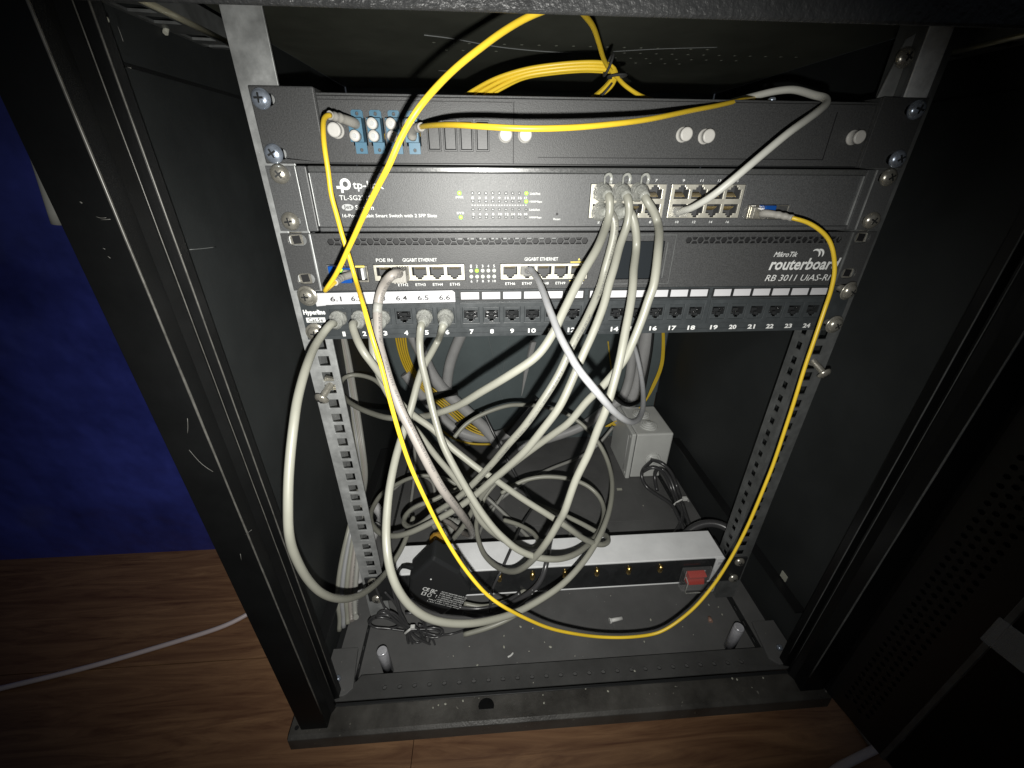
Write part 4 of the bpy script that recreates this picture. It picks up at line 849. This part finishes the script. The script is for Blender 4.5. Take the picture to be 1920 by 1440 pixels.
cvr = MB(); cvr.prism([(-2.2, -501), (-13, -503), (-18, -508), (-18, -528), (-13, -535), (-2.2, -536)], 158, 198, 'x'); part('rocker_cover', cvr, mat('clear_cover', (.5, .5, .5), .05, spec=1., alpha=.10), pd, 1.5)
part('cover_hinge', MB().tube([(158, -14, -504), (160, -19, -510), (160, -19, -528), (164, -15, -536), (192, -15, -536), (197, -19, -528), (197, -19, -510), (199, -12, -504)], .8, 6), clear, pd)
for s in (-1, 1):
    er = MB(); er.box(min(s * 213.6, s * 243), max(s * 213.6, s * 243), -2.6, -.2, -533, -489.6); er.box(min(s * 213.6, s * 216), max(s * 213.6, s * 216), -.2, 30, -533, -489.6); part('ear', er, black, pd, .5)
    for z in (-495.3, -527.05): screw(pd, s * 232.5, -2.8, z, 'steel')
ws = MB(); ws.box(205, 212, -2.3, -2.02, -500, -495); part('rating_sticker', ws, paper, pd)

# power adapter plugged into it
ad = thing('power_adapter', 'black plug-in power adapter with white printed label on the left of the power strip', 'adapter', (-148, -15, -530))
ol = [at(812, 1046, y=-30), at(862, 1075, y=-30), at(884, 1110, y=-30), at(862, 1132, y=-30), at(829, 1156, y=-30), at(778, 1130, y=-30), at(766, 1112, y=-30), at(768, 1086, y=-30)]
part('case', MB().prism([(p.x, p.z) for p in ol], -30, -2), black, ad, 3.5)
lc_ = at(828, 1122, y=-30)
R30 = Matrix.Translation((lc_.x, 0, lc_.z)) @ Matrix.Rotation(math.radians(27), 4, 'Y')
lt = [('CE', -27, -19, 6, 12, .02), ('ERC', -17, -10, 5, 12, .02), ('[]', -25, -20, -2, 4, .01), ('O', -18, -13, -3, 4), ('!', -8, -7, -1, 4)]
words = 'AC-DC ADAPTER INPUT 100-240V~ 50/60Hz 0.8A OUTPUT 24V 1.2A indoor use only'
for k in range(7): lt.append((words[k * 9:k * 9 + 22], -5 if k < 5 else -14, 27, 10.5 - k * 3.6, 12.6 - k * 3.6, .01))
part('label_print', text_bm(lt, -30.25, M=R30), white, ad)
part('status_light', MB().lathe([(1, 0), (.9, .4)], at(808, 1086, y=-30), (0, -1, 0), 10), white, ad)
cd = [at(792, 1070, y=-18), at(778, 1066, y=-16), at(765, 1062, y=-10), at(755, 1062, y=-4), at(747, 1071, y=-2), at(744, 1088, y=-4), at(742, 1110, y=-8), at(748, 1140, y=-14), at(758, 1165, y=-16), at(767, 1180, y=-16)]
part('cord_relief', MB().tube(smooth(spline(cd[:4], 1)), [3.6 - .05 * k + (.4 if k % 3 else 0) for k in range(len(smooth(spline(cd[:4], 1))))], 12), black, ad)
part('cord', MB().tube(smooth(spline(cd, 3)), 1.9, 10), blkcable, ad)

# thin black cords tied in a bundle
cb = thing('black_cord_bundle', 'tangle of thin black cords held by a white cable tie on the cabinet floor', 'cord bundle', (-200, -18, -585))
rnd = random.Random(3)
loops = [[(700, 1090), (712, 1120), (728, 1150), (752, 1172), (767, 1180), (788, 1190), (800, 1205), (798, 1222), (785, 1224), (770, 1200), (764, 1180), (745, 1160), (722, 1140)],
         [(735, 1100), (742, 1130), (752, 1160), (762, 1190), (770, 1210), (782, 1223), (794, 1215), (798, 1190), (792, 1165), (775, 1150), (760, 1150)],
         [(692, 1168), (705, 1158), (728, 1160), (750, 1172), (767, 1180), (790, 1186), (815, 1192), (850, 1188), (880, 1178)],
         [(692, 1168), (700, 1176), (725, 1178), (752, 1182), (767, 1184)], [(708, 1150), (720, 1148), (745, 1162), (767, 1178), (790, 1180), (815, 1180), (828, 1188), (820, 1192), (790, 1184)],
         [(722, 1110), (738, 1128), (758, 1160), (770, 1185), (788, 1200), (806, 1208), (816, 1218)], [(705, 1158), (715, 1145), (740, 1150), (762, 1172), (780, 1176), (792, 1190), (790, 1204), (776, 1204), (768, 1190)],
         [(785 + 21 * math.cos(t), 1197 + 26 * math.sin(t)) for t in (-1.6 + .5 * q for q in range(13))], [(776 + 13 * math.cos(t), 1194 + 20 * math.sin(t)) for t in (-1.9 + .5 * q for q in range(12))], [(722 + 32 * math.cos(t), 1166 + 13 * math.sin(t)) for t in (.3 + .5 * q for q in range(12))], [(812 + 20 * math.cos(t), 1186 + 10 * math.sin(t)) for t in (-2.6 + .5 * q for q in range(11))],
         [(752, 1100), (760, 1130), (775, 1145), (795, 1160), (800, 1185), (812, 1200), (818, 1216)]]
for k, lp in enumerate(loops):
    P = []
    for u, v in lp: P.append(at(u, v, y=-16 - 2.5 * math.sin(v * .05 + k) - (4 if v > 1190 else 0)))
    part('cord', MB().tube(smooth(spline(P, 3), 2), 1.35, 8), blkcable, cb)
part('cable_tie', MB().tube(smooth(spline([at(759, 1188, y=-30), at(766, 1182, y=-32), at(774, 1176, y=-30)], 2)), 1.5, 8), tie, cb)
part('tie_head', MB().box(*(lambda q: (q.x - 2.6, q.x + 2.6, q.y - 2, q.y + 2, q.z - 2.6, q.z + 2.6))(at(774, 1176, y=-31))), tie, cb, .6)
# cables passing over the strip
G3 = 'black cords crossing the power strip'
single('black_cable', MB().tube(smooth(spline([at(1040, 985, y=70), at(1032, 1015, y=30), at(1026, 1050, y=-8), at(1018, 1080, y=-20), at(1000, 1105, y=-26), at(965, 1128, y=-24), at(930, 1148, y=-20)], 4)), 3.0, 12), blkcable, 'thick black power cord bending over the power strip at its middle', 'cord', G3)
single('black_cable', MB().tube(smooth(spline([at(1000, 950, y=160), at(978, 985, y=90), at(960, 1025, y=20), at(940, 1070, y=-14), at(924, 1102, y=-20), at(920, 1130, y=-20), at(917, 1150, y=-22)], 4)), 1.7, 10), blkcable, 'thin black cord crossing the power strip left of the middle', 'cord', G3)
for k, (yy, pts) in enumerate(((-26, [(868, 1150), (900, 1156), (930, 1150), (962, 1138), (985, 1122), (1000, 1104)]), (-18, [(858, 1138), (890, 1142), (920, 1138), (950, 1128), (975, 1112)]), (-22, [(880, 1168), (920, 1160), (950, 1146), (975, 1130), (1000, 1112)]))):
    single('black_cable', MB().tube(smooth(spline([at(u, v, y=yy) for u, v in pts], 4)), 2.6 - k * .3, 10), blkcable, ('black cord curving forward under the adapter, nearest the front', 'black cord tucked close below the adapter', 'thin black cord lying lowest under the big cream loop')[k], 'cord', G3)
single('loose_cable', MB().tube(smooth(spline([at(870, 1132, y=-10), at(905, 1138, y=-14), at(945, 1130, y=-14), at(972, 1116, y=-8), at(985, 1106, y=0)], 4)), 3.0, 12), jk, 'pale cable under the black cords below the adapter', 'cable', G2)
single('loose_cable', MB().tube(smooth(spline([at(870, 1190, y=-58), at(915, 1177, y=-56), at(955, 1160, y=-50), at(985, 1140, y=-40)], 4)), 2.8, 12), jk, 'pale cable resting just below the largest cream loop', 'cable', G2)

# ================================================================== JUNCTION BOX
jbx = thing('junction_box', 'grey square junction box with round rubber knockouts on the floor at the back right', 'junction box', (231, 334, -600))
part('case', MB().box(196, 268, 283, 386, -599, -494), jb, jbx, 3)
part('lid', MB().box(186, 194.6, 281, 388, -600, -492.5), jb, jbx, 2.2)
part('lid_gasket', MB().box(194.4, 196.2, 284, 385, -597, -496), black, jbx)
def knock(o, ax, r=17):
    prof = [(r * 1.05, 0), (r, 2.4), (r * .9, 2.8), (r * .84, .9), (r * .78, 1), (r * .74, 4.6), (r * .66, 5), (r * .6, 3.2), (r * .54, 3.3), (r * .5, 7), (r * .42, 7.4), (r * .36, 5.6), (r * .3, 5.8), (r * .26, 9), (r * .16, 9.2)]
    part('knockout', MB().lathe(prof, o, ax, 32), jb, jbx)
part('moulded_line', MB().tube([(185.6, 298, -588), (185.6, 298, -505)], .7, 6), conduit, jbx)
knock((228, 312, -494.4), (0, 0, 1)); knock((228, 354, -494.4), (0, 0, 1)); knock((236, 283.4, -555), (0, -1, 0), 15)
for x in (190.5,): part('lid_screw', MB().lathe([(3, 0), (2.8, .8)], (186, 290, -502), (-1, 0, 0), 12), jb, jbx); part('lid_screw', MB().lathe([(3, 0), (2.8, .8)], (186, 290, -590), (-1, 0, 0), 12), jb, jbx)
bc = thing('black_cable_coil', 'black cables looping from the junction box, held by a white cable tie', 'cable', (260, 200, -598))
for k, (r, pts) in enumerate(((3.4, [(1221, 862, 278), (1240, 868, 262), (1258, 885, 250), (1270, 915, 235), (1280, 945, 215), (1288, 970, 195), (1298, 1000, 160), (1308, 1030, 120)]),
        (3.2, [(1222, 864, 278), (1206, 880, 262), (1203, 895, 250), (1212, 913, 240), (1235, 930, 225), (1258, 945, 212), (1270, 965, 196), (1282, 992, 165), (1292, 1020, 130)]),
        (3.2, [(1206, 884, 256), (1222, 876, 252), (1240, 882, 246), (1252, 900, 240), (1262, 925, 228), (1272, 950, 210), (1290, 975, 190), (1300, 1005, 150)]),
        (3.4, [(1232, 920, 236), (1228, 900, 250), (1228, 885, 258), (1240, 878, 250), (1256, 896, 240), (1268, 930, 222), (1280, 962, 200), (1275, 985, 175), (1262, 1005, 150), (1250, 1030, 120)]))):
    part('cable_strand', MB().tube(smooth(spline([B(u, v, y - 8, -581) for u, v, y in pts], 4)), r, 12), blkcable, bc)
part('cable_tie', MB().tube(smooth(spline([at(1262, 957, y=196), at(1264, 946, y=190), at(1276, 938, y=190), at(1288, 935, y=194), at(1293, 945, y=200)], 2)), 2.0, 8, flat=.6), tie, bc)
bt = MB(); q = at(1284, 935, y=188); bt.box(q.x - 4, q.x + 4, q.y - 3, q.y + 3, q.z - 3, q.z + 3); part('tie_head', bt, tie, bc, .6)
single('black_cable', MB().tube(smooth(spline([at(1280, 1010, y=80), at(1296, 992, y=84), at(1325, 981, y=80), at(1352, 984, y=70), at(1375, 1000, y=56), at(1386, 1025, y=40)], 4)), 6.0, 14), blkcable, 'thick glossy black cable arching out behind the right end of the power strip', 'cable')

# ================================================================== THINGS LYING ON THE CABINET FLOOR
def lying(u, v, z=-600): return at(u, v, z=z)
q0, q1 = lying(1143, 1164, -597), lying(1166, 1159, -597)
wp = thing('wall_plug', 'small white plastic tube lying on the cabinet floor', 'plug', q0)
part('shaft', MB().tube([q0, q1], 2.6, 10), tie, wp); part('collar', MB().tube([q0, q0 + (q1 - q0).normalized() * 2], 3.8, 10), tie, wp)
q0 = lying(1333, 1166, -598.5); single('indicator_lamp', MB().tube([q0, q0 + Vector((.5, 3, 0)), q0 + Vector((1, 7, 0))], [2.8, 2.8, 2.0], 12), brass, 'small copper brown bead lying near the right front of the floor', 'bead')
q0 = lying(1161, 919); single('plastic_crumb', MB().box(q0.x - 5, q0.x + 5, q0.y - 2, q0.y + 2, -599.8, -596.5, ), chip, 'yellowish plastic offcut on the floor left of the junction box', 'offcut')
q0 = at(1470, 1080, x=289); single('plastic_crumb', MB().box(288.4, 289.6, q0.y - 5, q0.y + 5, q0.z - 5, q0.z + 4), chip, 'pale square offcut stuck on the right side panel', 'offcut')
q0 = at(313, 52, x=-289); single('plastic_crumb', MB().tube([at(315, 44, x=-288), at(310, 62, x=-288)], 1.6, 6), chip, 'pale sliver stuck on the left side panel near the top', 'offcut')
q0 = at(197, 36, x=-271); single('plastic_crumb', MB().sphere(at(197, 36, x=-270), 1.6), chip, 'tiny pale speck stuck on the left door post', 'crumb')
single('plastic_sliver', MB().tube(smooth(spline([lying(952, 1232, -599), lying(958, 1229, -599), lying(962, 1224, -599)], 1)), [1.2] * len(smooth(spline([lying(952, 1232, -599), lying(958, 1229, -599), lying(962, 1224, -599)], 1))), 6), tie, 'curled white sliver on the floor right of the cord bundle', 'sliver')
rnd = random.Random(11)
crumbs = [(945, 1192, 1), (945, 1213, 1.6), (1032, 1213, 1.8), (1220, 1162, 1.6), (1208, 1203, 1.2), (1329, 1134, 1.3), (1347, 1138, 1.1), (1354, 1152, 1.2), (1390, 1185, 1), (976, 1175, 1.6), (999, 1178, 1), (1033, 1250, 1), (895, 1247, 1.2), (1233, 1233, 1), (1021, 1204, .8), (992, 1221, .8), (880, 1212, .8), (1048, 920, .9), (968, 958, 1.2), (1206, 948, 1.2), (1182, 940, .9), (1141, 820, 1), (1127, 838, 1.6), (1280, 1175, .8), (1145, 1117, .8), (1012, 1156, .7), (1078, 1230, .7), (1300, 1190, .7), (1120, 1240, .7), (850, 1230, .8)]
ch0 = None
for u, v, r in crumbs:
    q = lying(u, v, -599.6)
    if ch0 is None:
        mb = MB(); g = bmesh.ops.create_icosphere(mb.bm, subdivisions=1, radius=1)
        for vv in g['verts']: vv.co = Vector((vv.co.x * 1.3, vv.co.y * .8, vv.co.z * .6))
        ch0 = mb.mesh('crumb', chip); ch0.transform(Matrix.Scale(S, 4))
    o = bpy.data.objects.new('crumb', ch0); COL.objects.link(o); o.location = q * S; o.scale = (r, r, r); o.rotation_euler = (0, 0, rnd.uniform(0, 3))
    tag(o, 'tiny pale crumb scattered on the black cabinet floor', 'crumb', 'crumbs on the cabinet floor')
for u, v in [(813, 1310), (812, 1327), (822, 1322), (835, 1320), (868, 1314), (968, 1300), (1018, 1303), (1020, 1318), (1098, 1291), (1140, 1296), (1266, 1287), (1373, 1272), (1382, 1274), (1410, 1289), (1431, 1271), (898, 1309), (1190, 1258), (1000, 1280), (928, 1287)]:
    o = bpy.data.objects.new('crumb', ch0); COL.objects.link(o); o.location = at(u, v, z=-588.4 if v > 1285 else -583) * S; r = rnd.uniform(.5, 1.2); o.scale = (r, r * 1.3, r); o.rotation_euler = (0, 0, rnd.uniform(0, 3))
    tag(o, 'tiny pale crumb on the worn front edge of the cabinet', 'crumb', 'crumbs on the front edge')

# ================================================================== OPEN DOOR ON THE RIGHT
dr = thing('cabinet_door', 'black perforated cabinet door swung open on the right', 'door', (330, -260, -600))
H = Vector((301.2, -113.8, 0)); dvec = Vector((.20, -.98, 0)).normalized(); nrm = Vector((-dvec.y, dvec.x, 0))   # nrm points away from the opening
def dm(): return Matrix(((dvec.x, nrm.x, 0, H.x), (dvec.y, nrm.y, 0, H.y), (0, 0, 1, 0), (0, 0, 0, 1)))
DM = dm(); zb, zt = -588, 70
colx = [15 + 7.2 * k for k in range(4)]
hol = []
for k, xx in enumerate(colx):
    z = zb + 22 + (k % 2) * 4.5
    while z < zt - 10:
        hol.append(slot(xx, z, 2.5, 2.4, 3)); z += 9
mb = MB(); mb.plate(rect(0, 60, zb, zt), hol, 0, 1.2, DM); part('perforated_sheet', mb, doorp, dr, .2)
part('door_edge', MB().box(-9, 0, .6, 1.8, zb, zt, DM), postp, dr)
part('door_frame', MB().box(0, 3, 1.2, 18, zb, zt, DM).box(3, 420, 1.2, 18, zb, zb + 2.5, DM), paint, dr, .8)
part('glass_edge', MB().box(60.2, 64.6, -1.6, 1.2, zb, zt, DM), galvdark, dr, .5)
part('glass_panel', MB().box(64.8, 420, .6, 3.6, zb + 3, zt, DM), postp, dr)
part('added_dark_backing', MB().box(3, 60, 9, 10, zb + 3, zt, DM), postp, dr)  # black sheet added behind the perforations so the holes read dark
tpz = MB().box(58, 260, -1.9, -1.65, -386, -357, DM); part('tape_strip', tpz, tapec, dr)
hg = MB(); q = at(1590, 1256, y=-112); hg.tube([q + Vector((-6, 2, 3)), q + Vector((7, -4, -1))], 4.4, 16); part('hinge_pin', hg, steel, dr, .5)
hb = thing('hinge_plate', 'two small brass coloured lugs with holes at the foot of the open door', 'bracket', at(1636, 1350, z=-600))
for (u, v) in ((1641, 1343), (1628, 1353)):
    q = at(u, v, z=-596); mb = MB(); mb.plate(rect(q.x - 6, q.x + 6, q.z - 6, q.z + 5), [circ(q.x, q.z, 2.2, 12)], q.y - 1, q.y + 1); part('lug', mb, chip, hb, .5)
ft = MB(); ft.prism([tuple(at(u, v, z=-637)[:2]) for u, v in ((1559, 1289), (1590, 1262), (1640, 1320), (1680, 1380), (1636, 1407))], -640, -636.5, 'z')
single('floor_strip', ft, mat('grey_vinyl_strip', (.17, .155, .14), .4, vary=(20, .15, .1)), 'grey brown strip on the floor between the cabinet and the open door', 'strip', bevel=.5)
for o in list(bpy.data.objects):
    if '_o' in o: del o['_o']
